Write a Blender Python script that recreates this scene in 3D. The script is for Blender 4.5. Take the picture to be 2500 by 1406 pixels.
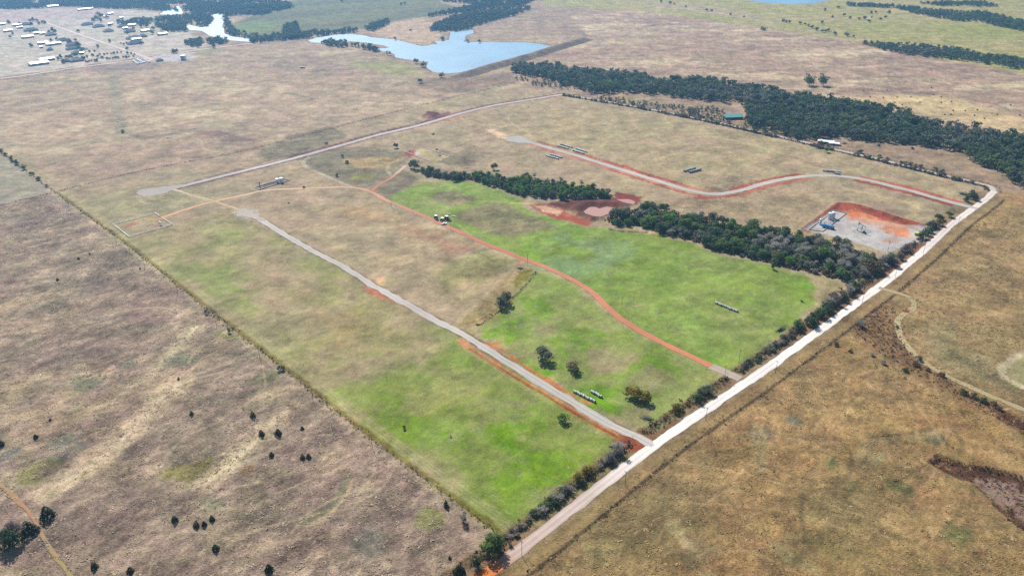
import bpy, bmesh, math, random
import numpy as np
from mathutils import Vector, Matrix
from mathutils.geometry import tessellate_polygon

# ------------------------------------------------------------------ camera, sky, sun, exposure
scene = bpy.context.scene
for o in list(bpy.data.objects):
    bpy.data.objects.remove(o)
col = scene.collection
R = math.radians

CAM_H = 319.0                       # drone height in metres
FOC = 1860.0                        # focal length in pixels of the 2500 px wide photograph
PITCH, ROLL = R(27.5), R(-0.75)
PW, PH = 2500.0, 1406.0
SUN_AZ, SUN_EL = R(-23.0), R(42.0)  # sun ahead of the camera and a little left

_cp, _sp, _cr, _sr = math.cos(PITCH), math.sin(PITCH), math.cos(ROLL), math.sin(ROLL)
AX_R, AX_U, AX_F = Vector((1, 0, 0)), Vector((0, _sp, _cp)), Vector((0, _cp, -_sp))
cam_data = bpy.data.cameras.new('camera')
cam = bpy.data.objects.new('camera', cam_data)
col.objects.link(cam)
cx = AX_R * _cr + AX_U * _sr
cy = AX_R * -_sr + AX_U * _cr
cz = -AX_F
cam.matrix_world = Matrix(((cx.x, cy.x, cz.x, 0), (cx.y, cy.y, cz.y, 0), (cx.z, cy.z, cz.z, CAM_H), (0, 0, 0, 1)))
cam_data.sensor_width = 36.0
cam_data.lens = FOC / PW * 36.0
cam_data.clip_start = 1.0
cam_data.clip_end = 60000.0
scene.camera = cam

world = bpy.data.worlds.new('World')
scene.world = world
world.use_nodes = True
wn = world.node_tree.nodes
sky = wn.new('ShaderNodeTexSky')
sky.sky_type = 'NISHITA'
sky.sun_disc = False
sky.sun_elevation = SUN_EL
sky.sun_rotation = SUN_AZ
sky.altitude = 300.0
sky.air_density = 1.0
sky.dust_density = 1.0
world.node_tree.links.new(sky.outputs[0], wn['Background'].inputs[0])
wn['Background'].inputs[1].default_value = 0.07

sun_data = bpy.data.lights.new('sun', 'SUN')
sun_data.energy = 5.0
sun_data.angle = R(0.53)
sun_data.color = (1.0, 0.955, 0.88)
sun = bpy.data.objects.new('sun', sun_data)
col.objects.link(sun)
SUN_DIR = Vector((math.cos(SUN_EL) * math.sin(SUN_AZ), math.cos(SUN_EL) * math.cos(SUN_AZ), math.sin(SUN_EL)))
sun.rotation_euler = SUN_DIR.to_track_quat('Z', 'Y').to_euler()
sun.location = SUN_DIR * 500

scene.view_settings.view_transform = 'Standard'
scene.view_settings.look = 'None'
scene.view_settings.gamma = 1.0
scene.view_settings.use_curve_mapping = False
scene.view_settings.exposure = 0.68
scene.render.engine = 'CYCLES'
scene.cycles.use_denoising = False
scene.cycles.max_bounces = 6
scene.cycles.diffuse_bounces = 2
scene.cycles.glossy_bounces = 2
scene.cycles.transmission_bounces = 2
scene.cycles.transparent_max_bounces = 4
scene.cycles.volume_bounces = 1
scene.cycles.caustics_reflective = False
scene.cycles.caustics_refractive = False
scene.cycles.sample_clamp_indirect = 4.0

# ------------------------------------------------------------------ survey: photograph pixel -> point on the level ground
def G2(pts):
    p = np.asarray(pts, float).reshape(-1, 2)
    x = (p[:, 0] - PW / 2) / FOC
    y = -(p[:, 1] - PH / 2) / FOC
    x, y = _cr * x - _sr * y, _sr * x + _cr * y
    dx, dy, dz = x, _cp + y * _sp, -_sp + y * _cp
    t = -CAM_H / dz
    return np.stack([dx * t, dy * t], 1)

def G(px, py):
    g = G2([(px, py)])[0]
    return float(g[0]), float(g[1])

def project(P):
    """ground points -> photograph pixels (used to find what lies in view)"""
    X, Y = P[:, 0], P[:, 1]
    x, y, f = X, Y * _sp - CAM_H * _cp, Y * _cp + CAM_H * _sp
    x, y = _cr * x + _sr * y, -_sr * x + _cr * y
    return np.stack([PW / 2 + FOC * x / f, PH / 2 - FOC * y / f], 1)

# ------------------------------------------------------------------ colours, noise, masks
def lin(c):
    c = np.asarray(c, float) / 255.0
    return np.where(c <= 0.04045, c / 12.92, ((c + 0.055) / 1.055) ** 2.4)

ALB = 0.60
def A(r, g, b):
    return lin((r, g, b)) * ALB

def A4(r, g, b, k=1.0):
    a = A(r, g, b) * k
    return (float(a[0]), float(a[1]), float(a[2]), 1.0)

def _hash(ix, iy, seed):
    h = (ix.astype(np.int64) * 374761393 + iy.astype(np.int64) * 668265263 + seed * 1274126177) & 0xFFFFFFFF
    h = ((h ^ (h >> 13)) * 1274126177) & 0xFFFFFFFF
    h = (h ^ (h >> 16)) & 0xFFFFFFFF
    return h.astype(np.float64) / 4294967295.0

def vnoise(x, y, seed):
    fx, fy = np.floor(x), np.floor(y)
    ux, uy = x - fx, y - fy
    ux, uy = ux * ux * (3 - 2 * ux), uy * uy * (3 - 2 * uy)
    a, b = _hash(fx, fy, seed), _hash(fx + 1, fy, seed)
    c, d = _hash(fx, fy + 1, seed), _hash(fx + 1, fy + 1, seed)
    return (a + (b - a) * ux) * (1 - uy) + (c + (d - c) * ux) * uy

def fbm(X, Y, wave, seed, octaves=4, rot=0.6, stretch=1.0, gain=0.55):
    """fractal noise, mean 0, about -1..1; wave = largest feature in metres"""
    c, s = math.cos(rot), math.sin(rot)
    u, v = (c * X + s * Y) / (wave * stretch), (-s * X + c * Y) / wave
    tot, amp, norm = np.zeros_like(X), 1.0, 0.0
    for k in range(octaves):
        tot += amp * (vnoise(u + 17.3 * k, v - 9.1 * k, seed + k) - 0.5)
        norm += amp * 0.30
        u, v = u * 1.9 * 0.8 - v * 1.9 * 0.6, u * 1.9 * 0.6 + v * 1.9 * 0.8
        amp *= gain
    return tot / norm

def sstep(a, b, x):
    t = np.clip((x - a) / (b - a), 0, 1)
    return t * t * (3 - 2 * t)

def catmull(pts, step):
    """smooth line through world points, sampled about every step metres"""
    P = np.asarray(pts, float)
    if len(P) < 3:
        n = max(2, int(np.linalg.norm(P[1] - P[0]) / step) + 1)
        return P[0] + (P[1] - P[0]) * np.linspace(0, 1, n)[:, None]
    Q = np.vstack([2 * P[0] - P[1], P, 2 * P[-1] - P[-2]])
    out = []
    for i in range(1, len(Q) - 2):
        p0, p1, p2, p3 = Q[i - 1], Q[i], Q[i + 1], Q[i + 2]
        d = [max(1e-3, np.linalg.norm(b - a)) ** 0.5 for a, b in ((p0, p1), (p1, p2), (p2, p3))]
        t0, t1 = 0, d[0]
        t2 = t1 + d[1]; t3 = t2 + d[2]
        n = max(2, int(np.linalg.norm(p2 - p1) / step) + 1)
        for t in np.linspace(t1, t2, n, endpoint=False):
            a1 = (t1 - t) / (t1 - t0) * p0 + (t - t0) / (t1 - t0) * p1
            a2 = (t2 - t) / (t2 - t1) * p1 + (t - t1) / (t2 - t1) * p2
            a3 = (t3 - t) / (t3 - t2) * p2 + (t - t2) / (t3 - t2) * p3
            b1 = (t2 - t) / (t2 - t0) * a1 + (t - t0) / (t2 - t0) * a2
            b2 = (t3 - t) / (t3 - t1) * a2 + (t - t1) / (t3 - t1) * a3
            out.append((t2 - t) / (t2 - t1) * b1 + (t - t1) / (t2 - t1) * b2)
    out.append(P[-1])
    return np.array(out)

def seg_dist(X, Y, L, closed=False):
    """distance of points to a polyline"""
    d = np.full(X.shape, 1e9)
    n = len(L)
    for i in range(n if closed else n - 1):
        a, b = L[i], L[(i + 1) % n]
        ab = b - a
        q = float(ab @ ab) + 1e-9
        t = np.clip(((X - a[0]) * ab[0] + (Y - a[1]) * ab[1]) / q, 0, 1)
        dd = (X - a[0] - t * ab[0]) ** 2 + (Y - a[1] - t * ab[1]) ** 2
        np.minimum(d, dd, out=d)
    return np.sqrt(d)

def inside(X, Y, L):
    r = np.zeros(X.shape, bool)
    n = len(L)
    for i in range(n):
        (x0, y0), (x1, y1) = L[i], L[(i + 1) % n]
        if y0 == y1:
            continue
        c = ((y0 > Y) != (y1 > Y)) & (X < (x1 - x0) * (Y - y0) / (y1 - y0) + x0)
        r ^= c
    return r

def scatter(poly_px, spacing, rng, jitter=0.42):
    """points spread through a polygon given in photograph pixels, in world metres"""
    L = G2(poly_px)
    x0, y0 = L.min(0); x1, y1 = L.max(0)
    nx, ny = int((x1 - x0) / spacing) + 2, int((y1 - y0) / spacing) + 2
    gx, gy = np.meshgrid(np.arange(nx), np.arange(ny))
    gx = gx + (gy % 2) * 0.5
    X = x0 + (gx.ravel() + (rng.random(gx.size) - .5) * 2 * jitter) * spacing
    Y = y0 + (gy.ravel() + (rng.random(gx.size) - .5) * 2 * jitter) * spacing
    k = inside(X, Y, L)
    return np.stack([X[k], Y[k]], 1)

# ------------------------------------------------------------------ materials
MATS = {}
def new_mat(name):
    m = bpy.data.materials.new(name)
    m.use_nodes = True
    nt = m.node_tree
    nt.nodes.clear()
    out = nt.nodes.new('ShaderNodeOutputMaterial')
    b = nt.nodes.new('ShaderNodeBsdfPrincipled')
    nt.links.new(b.outputs[0], out.inputs[0])
    MATS[name] = m
    return m, nt, b, out

def node(nt, kind, **kw):
    n = nt.nodes.new(kind)
    for k, v in kw.items():
        setattr(n, k, v)
    return n

def noise_node(nt, vec, scale, detail=4.0, rough=0.6):
    n = node(nt, 'ShaderNodeTexNoise')
    n.inputs['Scale'].default_value = scale
    n.inputs['Detail'].default_value = detail
    n.inputs['Roughness'].default_value = rough
    nt.links.new(vec, n.inputs['Vector'])
    return n.outputs['Fac']

def math_node(nt, op, a, b=None, c=None):
    n = node(nt, 'ShaderNodeMath', operation=op)
    for i, v in enumerate((a, b, c)):
        if v is None:
            continue
        if hasattr(v, 'is_linked'):
            nt.links.new(v, n.inputs[i])
        else:
            n.inputs[i].default_value = v
    return n.outputs[0]

def plain(name, rgb, rough=0.8, var=0.12, scale=1.0, metal=0.0, spec=0.3, obj_var=0.0):
    """painted / metal / wood surface: base colour broken up by object-space noise"""
    m, nt, b, out = new_mat(name)
    tc = node(nt, 'ShaderNodeTexCoord')
    f = noise_node(nt, tc.outputs['Object'], scale, 4.0)
    k = math_node(nt, 'MULTIPLY_ADD', f, var * 2, 1 - var)
    if obj_var:
        oi = node(nt, 'ShaderNodeObjectInfo')
        k = math_node(nt, 'MULTIPLY', k, math_node(nt, 'MULTIPLY_ADD', oi.outputs['Random'], obj_var * 2, 1 - obj_var))
    mx = node(nt, 'ShaderNodeVectorMath', operation='SCALE')
    mx.inputs[0].default_value = rgb[:3]
    nt.links.new(k, mx.inputs['Scale'])
    nt.links.new(mx.outputs[0], b.inputs['Base Color'])
    b.inputs['Roughness'].default_value = rough
    b.inputs['Metallic'].default_value = metal
    b.inputs['Specular IOR Level'].default_value = spec
    return m

def earth(name, fine=0.9, contrast=0.35, bump=0.5, dist=0.25, rough=0.95, stretch=1.0):
    """ground surfaces: zone colour from the mesh, broken up by world-space noise and relief.
    The mesh attribute 'tall' says how long the grass stands."""
    m, nt, b, out = new_mat(name)
    at = node(nt, 'ShaderNodeAttribute', attribute_name='zone')
    tall = node(nt, 'ShaderNodeAttribute', attribute_name='tall').outputs['Fac']
    geo = node(nt, 'ShaderNodeNewGeometry')
    mp = node(nt, 'ShaderNodeMapping')
    mp.inputs['Rotation'].default_value = (0, 0, R(38))
    mp.inputs['Scale'].default_value = (1.0, stretch, 1.0)
    nt.links.new(geo.outputs['Position'], mp.inputs['Vector'])
    n1 = noise_node(nt, mp.outputs[0], fine, 5.0, 0.75)
    n2 = noise_node(nt, geo.outputs['Position'], fine * 0.05, 9.0, 0.80)
    n3 = noise_node(nt, geo.outputs['Position'], fine * 2.6, 4.0, 0.75)
    n4 = noise_node(nt, mp.outputs[0], fine * 0.11, 8.0, 0.82)
    s = math_node(nt, 'ADD', math_node(nt, 'SUBTRACT', n1, 0.5), math_node(nt, 'MULTIPLY', math_node(nt, 'SUBTRACT', n2, 0.5), 1.5))
    s = math_node(nt, 'ADD', s, math_node(nt, 'MULTIPLY', math_node(nt, 'SUBTRACT', n3, 0.5), 0.7))
    amt = math_node(nt, 'MULTIPLY_ADD', tall, contrast * 0.8, contrast)
    k = math_node(nt, 'MULTIPLY_ADD', s, amt, 1.0)
    k = math_node(nt, 'MAXIMUM', k, 0.25)
    hue = math_node(nt, 'MULTIPLY', math_node(nt, 'SUBTRACT', n4, 0.5), 0.7)
    tint = node(nt, 'ShaderNodeCombineXYZ')
    nt.links.new(math_node(nt, 'MULTIPLY_ADD', hue, 0.8, 1.0), tint.inputs[0])
    tint.inputs[1].default_value = 1.0
    nt.links.new(math_node(nt, 'MULTIPLY_ADD', hue, 0.9, 1.0), tint.inputs[2])
    tv = node(nt, 'ShaderNodeVectorMath', operation='MULTIPLY')
    nt.links.new(at.outputs['Color'], tv.inputs[0]); nt.links.new(tint.outputs[0], tv.inputs[1])
    sc = node(nt, 'ShaderNodeVectorMath', operation='SCALE')
    nt.links.new(tv.outputs[0], sc.inputs[0])
    nt.links.new(k, sc.inputs['Scale'])
    nt.links.new(sc.outputs[0], b.inputs['Base Color'])
    bp = node(nt, 'ShaderNodeBump')
    bp.inputs['Distance'].default_value = dist
    nt.links.new(math_node(nt, 'MULTIPLY_ADD', tall, bump, bump * 0.55), bp.inputs['Strength'])
    nt.links.new(math_node(nt, 'ADD', n1, math_node(nt, 'MULTIPLY', n3, 0.5)), bp.inputs['Height'])
    nt.links.new(bp.outputs[0], b.inputs['Normal'])
    b.inputs['Roughness'].default_value = rough
    b.inputs['Specular IOR Level'].default_value = 0.1
    return m

def foliage(name, rgb, vary=0.35, hue=(0, 0, 0), trans=0.25):
    """leaves: colour varies from tree to tree and from clump to clump, some light passes through"""
    m, nt, b, out = new_mat(name)
    oi = node(nt, 'ShaderNodeObjectInfo')
    geo = node(nt, 'ShaderNodeNewGeometry')
    f = noise_node(nt, geo.outputs['Position'], 0.45, 3.0)
    mixa = node(nt, 'ShaderNodeMix', data_type='RGBA')
    mixa.inputs['A'].default_value = rgb
    mixa.inputs['B'].default_value = (max(0, rgb[0] + hue[0]), max(0, rgb[1] + hue[1]), max(0, rgb[2] + hue[2]), 1)
    nt.links.new(oi.outputs['Random'], mixa.inputs['Factor'])
    k = math_node(nt, 'MULTIPLY_ADD', f, vary * 2, 1 - vary)
    r2 = math_node(nt, 'FRACT', math_node(nt, 'MULTIPLY', oi.outputs['Random'], 7.31))
    k = math_node(nt, 'MULTIPLY', k, math_node(nt, 'MULTIPLY_ADD', r2, vary * 1.2, 1 - vary * 0.6))
    sc = node(nt, 'ShaderNodeVectorMath', operation='SCALE')
    nt.links.new(mixa.outputs['Result'], sc.inputs[0])
    nt.links.new(k, sc.inputs['Scale'])
    nt.links.new(sc.outputs[0], b.inputs['Base Color'])
    b.inputs['Roughness'].default_value = 0.7
    b.inputs['Specular IOR Level'].default_value = 0.15
    if trans:
        tr = node(nt, 'ShaderNodeBsdfTranslucent')
        nt.links.new(sc.outputs[0], tr.inputs['Color'])
        mx = node(nt, 'ShaderNodeMixShader')
        mx.inputs[0].default_value = trans
        nt.links.new(b.outputs[0], mx.inputs[1]); nt.links.new(tr.outputs[0], mx.inputs[2])
        nt.links.new(mx.outputs[0], out.inputs[0])
    return m

def mass(name, trans=0.2):
    """vegetation too plentiful to count: colour from the mesh attribute 'zone'"""
    m, nt, b, out = new_mat(name)
    at = node(nt, 'ShaderNodeAttribute', attribute_name='zone')
    geo = node(nt, 'ShaderNodeNewGeometry')
    f = noise_node(nt, geo.outputs['Position'], 0.4, 3.0)
    sc = node(nt, 'ShaderNodeVectorMath', operation='SCALE')
    nt.links.new(at.outputs['Color'], sc.inputs[0])
    nt.links.new(math_node(nt, 'MULTIPLY_ADD', f, 0.7, 0.65), sc.inputs['Scale'])
    nt.links.new(sc.outputs[0], b.inputs['Base Color'])
    b.inputs['Roughness'].default_value = 0.8
    b.inputs['Specular IOR Level'].default_value = 0.1
    if trans:
        tr = node(nt, 'ShaderNodeBsdfTranslucent')
        nt.links.new(sc.outputs[0], tr.inputs['Color'])
        mx = node(nt, 'ShaderNodeMixShader')
        mx.inputs[0].default_value = trans
        nt.links.new(b.outputs[0], mx.inputs[1]); nt.links.new(tr.outputs[0], mx.inputs[2])
        nt.links.new(mx.outputs[0], out.inputs[0])
    return m

def water(name, rgb, rough=0.12, wave=0.25):
    m, nt, b, out = new_mat(name)
    geo = node(nt, 'ShaderNodeNewGeometry')
    f = noise_node(nt, geo.outputs['Position'], 0.35, 4.0)
    g = noise_node(nt, geo.outputs['Position'], 0.012, 3.0)
    bp = node(nt, 'ShaderNodeBump')
    bp.inputs['Strength'].default_value = wave
    bp.inputs['Distance'].default_value = 0.3
    nt.links.new(f, bp.inputs['Height'])
    nt.links.new(bp.outputs[0], b.inputs['Normal'])
    sc = node(nt, 'ShaderNodeVectorMath', operation='SCALE')
    sc.inputs[0].default_value = rgb[:3]
    nt.links.new(math_node(nt, 'MULTIPLY_ADD', g, 0.5, 0.75), sc.inputs['Scale'])
    nt.links.new(sc.outputs[0], b.inputs['Base Color'])
    b.inputs['Roughness'].default_value = rough
    b.inputs['IOR'].default_value = 1.33
    return m

# ------------------------------------------------------------------ mesh helpers
def tag(o, label=None, cat=None, group=None, kind=None):
    if label: o['label'] = label
    if cat: o['category'] = cat
    if group: o['group'] = group
    if kind: o['kind'] = kind
    return o

def empty(name, loc, rz=0.0, scale=1.0):
    o = bpy.data.objects.new(name, None)
    o.empty_display_size = 1.0
    o.location = loc
    o.rotation_euler = (0, 0, rz)
    o.scale = (scale, scale, scale) if not hasattr(scale, '__len__') else scale
    col.objects.link(o)
    return o

def place(name, me, parent=None, loc=None):
    o = bpy.data.objects.new(name, me)
    col.objects.link(o)
    if parent is not None:
        o.parent = parent
    if loc is not None:
        o.location = loc
    return o

def np_mesh(name, V, F, mats, zone=None, tall=None, smooth=False, mat_index=None):
    """mesh from numpy arrays; F is (n,3) or (n,4)"""
    V = np.ascontiguousarray(V, np.float32)
    F = np.ascontiguousarray(F, np.int32)
    me = bpy.data.meshes.new(name)
    k = F.shape[1]
    me.vertices.add(len(V)); me.vertices.foreach_set('co', V.ravel())
    me.loops.add(F.size); me.loops.foreach_set('vertex_index', F.ravel())
    me.polygons.add(len(F))
    me.polygons.foreach_set('loop_start', np.arange(0, F.size, k, dtype=np.int32))
    if mat_index is not None:
        me.polygons.foreach_set('material_index', np.asarray(mat_index, np.int32))
    for m in (mats if isinstance(mats, (list, tuple)) else [mats]):
        me.materials.append(m)
    me.update(calc_edges=True)
    if zone is not None:
        a = me.attributes.new('zone', 'FLOAT_COLOR', 'POINT')
        z4 = np.ones((len(V), 4), np.float32); z4[:, :3] = zone
        a.data.foreach_set('color', z4.ravel())
    if tall is not None:
        a = me.attributes.new('tall', 'FLOAT', 'POINT')
        a.data.foreach_set('value', np.asarray(tall, np.float32))
    if smooth:
        me.polygons.foreach_set('use_smooth', np.ones(len(F), bool))
    return me

class MB:
    """collects boxes, tubes and prisms into one mesh"""
    def __init__(s):
        s.v, s.f, s.m = [], [], []
    def add(s, verts, faces, mi=0):
        b = len(s.v)
        s.v += [tuple(p) for p in verts]
        s.f += [tuple(b + i for i in f) for f in faces]
        s.m += [mi] * len(faces)
        return s
    def box(s, x0, x1, y0, y1, z0, z1, mi=0, bev=0.0):
        v = [(x, y, z) for z in (z0, z1) for y in (y0, y1) for x in (x0, x1)]
        return s.add(v, [(0, 2, 3, 1), (4, 5, 7, 6), (0, 1, 5, 4), (2, 6, 7, 3), (0, 4, 6, 2), (1, 3, 7, 5)], mi)
    def tube(s, a, b, r0, r1=None, n=8, mi=0, cap=True):
        a, b = Vector(a), Vector(b)
        r1 = r0 if r1 is None else r1
        q = (b - a).to_track_quat('Z', 'Y')
        v = []
        for p, r in ((a, r0), (b, r1)):
            for i in range(n):
                t = 2 * math.pi * i / n
                v.append(p + q @ Vector((r * math.cos(t), r * math.sin(t), 0)))
        f = [(i, (i + 1) % n, n + (i + 1) % n, n + i) for i in range(n)]
        if cap:
            f += [tuple(range(n - 1, -1, -1)), tuple(range(n, 2 * n))]
        return s.add(v, f, mi)
    def lathe(s, prof, n=16, mi=0, org=(0, 0, 0)):
        v, f = [], []
        for r, z in prof:
            for i in range(n):
                t = 2 * math.pi * i / n
                v.append((org[0] + r * math.cos(t), org[1] + r * math.sin(t), org[2] + z))
        for j in range(len(prof) - 1):
            for i in range(n):
                f.append((j * n + i, j * n + (i + 1) % n, (j + 1) * n + (i + 1) % n, (j + 1) * n + i))
        f.append(tuple(range(n - 1, -1, -1)))
        f.append(tuple((len(prof) - 1) * n + i for i in range(n)))
        return s.add(v, f, mi)
    def prism(s, poly, y0, y1, mi=0):
        """polygon in x,z pushed along y"""
        n = len(poly)
        v = [(x, y0, z) for x, z in poly] + [(x, y1, z) for x, z in poly]
        f = [(i, (i + 1) % n, n + (i + 1) % n, n + i) for i in range(n)]
        f += [tuple(range(n - 1, -1, -1)), tuple(range(n, 2 * n))]
        return s.add(v, f, mi)
    def mesh(s, name, mats):
        me = bpy.data.meshes.new(name)
        me.from_pydata(s.v, [], s.f)
        for m in (mats if isinstance(mats, (list, tuple)) else [mats]):
            me.materials.append(m)
        me.polygons.foreach_set('material_index', np.array(s.m, np.int32))
        me.update()
        return me
    def build(s, name, mats, parent=None, loc=None):
        return place(name, s.mesh(name, mats), parent, loc)

ORD = ['first', 'second', 'third', 'fourth', 'fifth', 'sixth', 'seventh', 'eighth', 'ninth', 'tenth', 'eleventh', 'twelfth',
       'thirteenth', 'fourteenth', 'fifteenth', 'sixteenth', 'seventeenth', 'eighteenth', 'nineteenth', 'twentieth',
       'twenty-first', 'twenty-second', 'twenty-third', 'twenty-fourth', 'twenty-fifth', 'twenty-sixth', 'twenty-seventh',
       'twenty-eighth', 'twenty-ninth', 'thirtieth', 'thirty-first', 'thirty-second', 'thirty-third', 'thirty-fourth', 'thirty-fifth',
       'thirty-sixth', 'thirty-seventh', 'thirty-eighth', 'thirty-ninth', 'fortieth']

# ------------------------------------------------------------------ where the roads, fences and waters run (photograph pixels)
COUNTY = [(1120, 1450), (1200, 1390), (1265, 1345), (1400, 1240), (1590, 1092), (1700, 1015), (1830, 928), (1960, 836), (2060, 763),
          (2160, 690), (2260, 607), (2330, 543), (2385, 503), (2412, 482), (2427, 467), (2419, 456), (2380, 445), (2300, 427), (2150, 390),
          (2030, 363), (1950, 344), (1870, 326), (1720, 293), (1560, 262), (1460, 245), (1390, 233), (1372, 231)]
NEAR_RD = [(1594, 1088), (1560, 1069), (1480, 1031), (1396, 981), (1340, 946), (1244, 887), (1200, 860), (1132, 817), (1076, 789), (1020, 757), (914, 699), (832, 648),
           (757, 609), (684, 566), (628, 532), (600, 520)]
TRACK = [(1738, 894), (1640, 848), (1560, 806), (1500, 765), (1440, 709), (1390, 679), (1330, 651), (1270, 629), (1160, 584), (1050, 534),
         (950, 492), (900, 467), (858, 458), (740, 461), (650, 465), (590, 478), (520, 493), (465, 508), (395, 532)]
TRACK_B = [(906, 468), (925, 452), (950, 438), (975, 418), (990, 405)]
APRON = [(1808, 925), (1772, 909), (1736, 893)]
FAR_RD = [(385, 467), (430, 458), (520, 436), (600, 416), (720, 386), (830, 356), (930, 328), (1000, 312), (1060, 296), (1130, 276),
          (1200, 259), (1300, 243), (1374, 231)]
EAST_RD = [(1262, 340), (1300, 350), (1400, 378), (1500, 409), (1600, 440), (1680, 464), (1740, 474), (1800, 467), (1880, 445), (1960, 431),
           (2030, 429), (2100, 437), (2200, 460), (2330, 496), (2388, 510)]
GATE_TRACK = [(2146, 702), (2180, 712), (2215, 724), (2233, 742), (2225, 757), (2205, 768), (2192, 788), (2196, 815), (2235, 868), (2300, 912),
              (2400, 958), (2500, 1000), (2620, 1050)]
RED_TRACK = [(-60, 1120), (0, 1180), (70, 1250), (110, 1320), (150, 1375), (190, 1430)]
VILLAGE_RD = [(108, 54), (180, 80), (250, 104), (360, 142), (372, 148)]
SECTION_RD = [(-400, 235), (0, 193), (180, 167), (360, 143), (480, 123), (700, 98), (790, 91)]
FENCE_L = [(-350, 112), (0, 371), (134, 469), (300, 590), (520, 765), (700, 905), (900, 1065), (1100, 1215), (1200, 1290), (1232, 1318)]
FENCE_T = [(134, 469), (336, 420), (602, 367), (900, 290), (1112, 237), (1255, 204)]
FENCE_N = [(134, 469), (0, 502), (-200, 552)]
LAKE = [(751, 99), (790, 89), (846, 83), (891, 87), (902, 91), (964, 97), (1000, 106), (1031, 113), (1068, 108), (1060, 102), (1096, 98),
        (1100, 78), (1120, 76), (1155, 74), (1157, 82), (1137, 87), (1132, 103), (1216, 104), (1278, 104), (1326, 109), (1351, 115), (1290, 133),
        (1200, 158), (1127, 177), (1093, 180), (1059, 177), (1040, 166), (1045, 152), (1000, 147), (966, 141), (961, 132), (935, 126),
        (908, 120), (950, 117), (936, 112), (900, 106), (852, 101), (840, 106), (785, 106), (760, 104)]
RIVER = [(451, 59), (490, 67), (507, 64), (524, 48), (513, 35), (552, 34), (543, 64), (549, 84), (577, 91), (616, 97), (611, 103), (549, 98),
         (510, 87), (493, 76), (459, 73)]
POOL = [(389, 36), (409, 21), (436, 15), (448, 31), (440, 37)]
FAR_POND = [(1822, -14), (1822, 0), (1850, 6), (1925, 12), (1990, 9), (2024, 1), (2040, -14)]
HEART = [(1424, 518), (1438, 507), (1452, 505), (1463, 509), (1480, 505), (1504, 507), (1494, 518), (1469, 528), (1452, 528), (1432, 522)]
SPRING = [(1505, 487), (1536, 487), (1550, 493), (1544, 500), (1522, 497)]
PAD = [(1962, 560), (2033, 514), (2060, 518), (2115, 533), (2190, 547), (2262, 553), (2290, 563), (2255, 590), (2225, 596), (2165, 618), (2100, 595), (2040, 578)]

def W(px, step=4.0):
    return catmull(G2(px), step)

# ------------------------------------------------------------------ ground: one sheet to the horizon, densest where the camera looks
dep = np.concatenate([np.radians(np.linspace(89.0, 58.0, 14, endpoint=False)), np.radians(np.linspace(58.0, 5.6, 700, endpoint=False)),
                      np.arctan(CAM_H / np.geomspace(CAM_H / math.tan(R(5.6)), 24000.0, 24))])
rad = CAM_H / np.tan(dep)
ang = np.concatenate([np.radians(np.linspace(-180, -46, 34, endpoint=False)), np.radians(np.linspace(-46, 46, 1130, endpoint=False)),
                      np.radians(np.linspace(46, 180, 34, endpoint=False))])
nr, na = len(rad), len(ang)
GX = np.outer(rad, np.sin(ang)).ravel()
GY = np.outer(rad, np.cos(ang)).ravel()
NV = len(GX)
PXY = project(np.stack([GX, np.maximum(GY, 1.0)], 1))
VIEW = (GY > 50) & (PXY[:, 0] > -500) & (PXY[:, 0] < 3000) & (PXY[:, 1] > -120) & (PXY[:, 1] < 1750)
VI = np.nonzero(VIEW)[0]
vx, vy = GX[VI], GY[VI]
zone = np.empty((len(VI), 3)); zone[:] = A(178, 157, 131)
tall = np.full(len(VI), 0.35)
hz = np.zeros(len(VI))
N4 = fbm(vx, vy, 5.0, 11, 3)
N12 = fbm(vx, vy, 20.0, 21, 5, gain=0.72)
N40 = fbm(vx, vy, 56.0, 31, 7, gain=0.70)
N150 = fbm(vx, vy, 190.0, 41, 8, gain=0.68)
N400 = fbm(vx, vy, 420.0, 51, 3)
NS = fbm(vx, vy, 18.0, 61, 5, rot=0.75, stretch=3.5, gain=0.7)      # drawn-out streaks along the mowing direction
NF = fbm(vx, vy, 7.0, 65, 4, rot=0.75, stretch=2.6, gain=0.75)   # grass clumps laid over by the wind
NT = fbm(vx, vy, 9.0, 71, 4, rot=-0.15, stretch=2.5)
NOI = {4: N4, 12: N12, 40: N40, 150: N150}

def near_box(L, m):
    x0, y0 = L.min(0) - m; x1, y1 = L.max(0) + m
    return np.nonzero((vx > x0) & (vx < x1) & (vy > y0) & (vy < y1))[0]

def poly_mask(px, soft=4.0, ragged=0.0, wave=12, world=None):
    L = G2(px) if world is None else world
    k = near_box(L, soft + abs(ragged) * 2 + 2)
    X, Y = vx[k], vy[k]
    d = seg_dist(X, Y, L, True)
    d = np.where(inside(X, Y, L), d, -d)
    m = np.zeros(len(vx))
    m[k] = sstep(-soft, soft, d + ragged * NOI[wave][k])
    return m

def line_mask(px, half, soft=1.0, ragged=0.0, wave=4, step=8.0, shift=0.0, raw=False):
    L = W(px, step)
    if shift:
        t = np.gradient(L, axis=0); t /= np.linalg.norm(t, axis=1)[:, None]
        L = L + np.stack([t[:, 1], -t[:, 0]], 1) * shift
    k = near_box(L, half + soft + abs(ragged) * 2 + 2)
    d = seg_dist(vx[k], vy[k], L)
    m = np.zeros(len(vx))
    m[k] = 1 - sstep(half - soft, half + soft, d + ragged * NOI[wave][k])
    return m

def spot_mask(px, py, r, ragged=0.4, wave=12, ry=None):
    x, y = G(px, py)
    d = np.sqrt((vx - x) ** 2 + ((vy - y) * (r / (ry or r))) ** 2)
    return 1 - sstep(0.55 * r, 1.2 * r, d + ragged * r * NOI[wave])

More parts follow.
